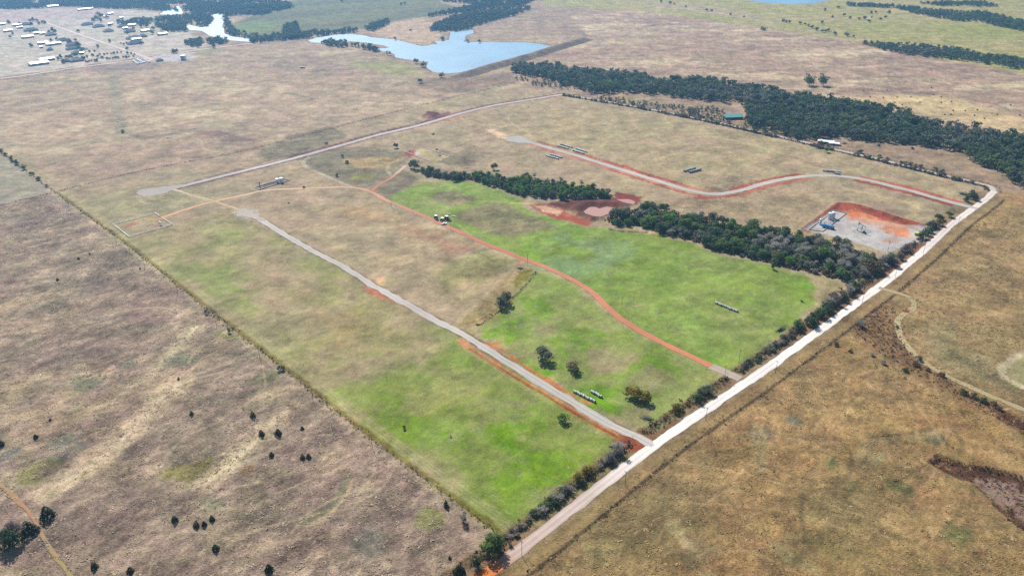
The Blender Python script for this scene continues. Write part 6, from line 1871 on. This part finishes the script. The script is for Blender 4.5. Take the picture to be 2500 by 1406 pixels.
o = house(2016, 350, 21, 8, 3.4, 0.28, 0.0, WHITE, TANK_G, 'long white-roofed shed beside the far road', R(-22), 'shed', 'shed')
o = house(2036, 354, 13, 7, 3.0, 0.28, 0.0, WHITE, TANK_G, 'shorter white shed joined to the right end of the long shed', R(-22), 'shed', 'shed')
barns = [(5, 62, 16, 12), (20, 78, 20, 13), (68, 93, 26, 16), (105, 108, 22, 12), (131, 110, 32, 14), (114, 148, 30, 15), (95, 158, 36, 20), (42, 64, 22, 9), (49, 70, 15, 6), (90, 84, 16, 8), (104, 85, 11, 6), (101, 118, 7, 5),
         (322, 64, 20, 12), (354, 78, 20, 13), (397, 86, 22, 14), (333, 99, 23, 11), (270, 36, 15, 10), (297, 46, 10, 7), (259, 43, 12, 6), (270, 61, 12, 6), (306, 72, 12, 8), (129, 18, 32, 16), (209, 25, 44, 10), (200, 133, 9, 6)]
barns.sort()
for i, (px, py, w, d_) in enumerate(barns):
    house(px, py, w, d_, 4.5, 0.22, 0.0, ROOFW, BRICK if px == 397 else CREAM if i % 3 else TANK_G, f'white-roofed metal barn in the hazy village, {ORD[i]} from the left', ANG_B, 'barn', 'barn')
homes = [(63, 62, 22, 14), (76, 76, 30, 15), (124, 87, 22, 15), (154, 101, 22, 14), (179, 112, 28, 14), (177, 121, 24, 13), (187, 132, 17, 12), (187, 150, 24, 15), (213, 62, 26, 14), (241, 67, 26, 14), (265, 78, 21, 14), (317, 79, 23, 15), (326, 95, 30, 14), (349, 91, 17, 13),
         (331, 108, 32, 15), (298, 67, 19, 12), (122, 124, 11, 8), (160, 152, 14, 9), (390, 150, 12, 8)]
homes.sort()
for i, (px, py, w, d_) in enumerate(homes):
    house(px, py, w * 1.08, d_ * 1.08, 3.2, 0.6, 0.9, SHINGLE if i % 3 else SHINGLE2, BRICK if i % 2 else CREAM, f'dark hip-roofed house in the hazy village, {ORD[i]} from the left', ANG_B, 'house', 'house')
boxes = [(1195, 1140), (1215, 1160), (1245, 1175), (1270, 1195), (1295, 1212), (1275, 1120), (1310, 1105), (1325, 1140), (1345, 1158), (1380, 1150), (1375, 1190), (1410, 1180), (1440, 1170), (1390, 1100), (1430, 1120), (1465, 1135), (1500, 1155), (1535, 1172), (1345, 1190), (1300, 1140)]
boxes = sorted((190 + x / 8.788, 20 + y / 8.788) for x, y in boxes)
for i, (px, py) in enumerate(boxes):
    x, y = G(px, py)
    o = empty('storage_box', (x, y, 0), ANG_B)
    MB().box(-2.4, 2.4, -1.2, 1.2, 0.1, 2.4).build('body', WHITE, o)
    MB().box(-2.5, 2.5, -1.3, 1.3, 2.4, 2.55).build('lid', WHITE, o)
    tag(o, f'small white storage box by the village road, {ORD[i]} from the left', 'storage box', 'white storage boxes by the village road')

# ------------------------------------------------------------------ haze over the whole country
hb = MB().box(-25500, 25500, -25500, 25500, -4.0, CAM_H + 6.0).mesh('haze', [])
hm = bpy.data.materials.new('haze_air')
hm.use_nodes = True
hm.node_tree.nodes.clear()
ho = hm.node_tree.nodes.new('ShaderNodeOutputMaterial')
hv = hm.node_tree.nodes.new('ShaderNodeVolumePrincipled')
hv.inputs['Color'].default_value = (0.26, 0.58, 1.0, 1)
hv.inputs['Density'].default_value = 0.92e-4
hv.inputs['Anisotropy'].default_value = 0.62
hm.node_tree.links.new(hv.outputs[0], ho.inputs['Volume'])
hb.materials.append(hm)
tag(place('haze', hb), kind='stuff')
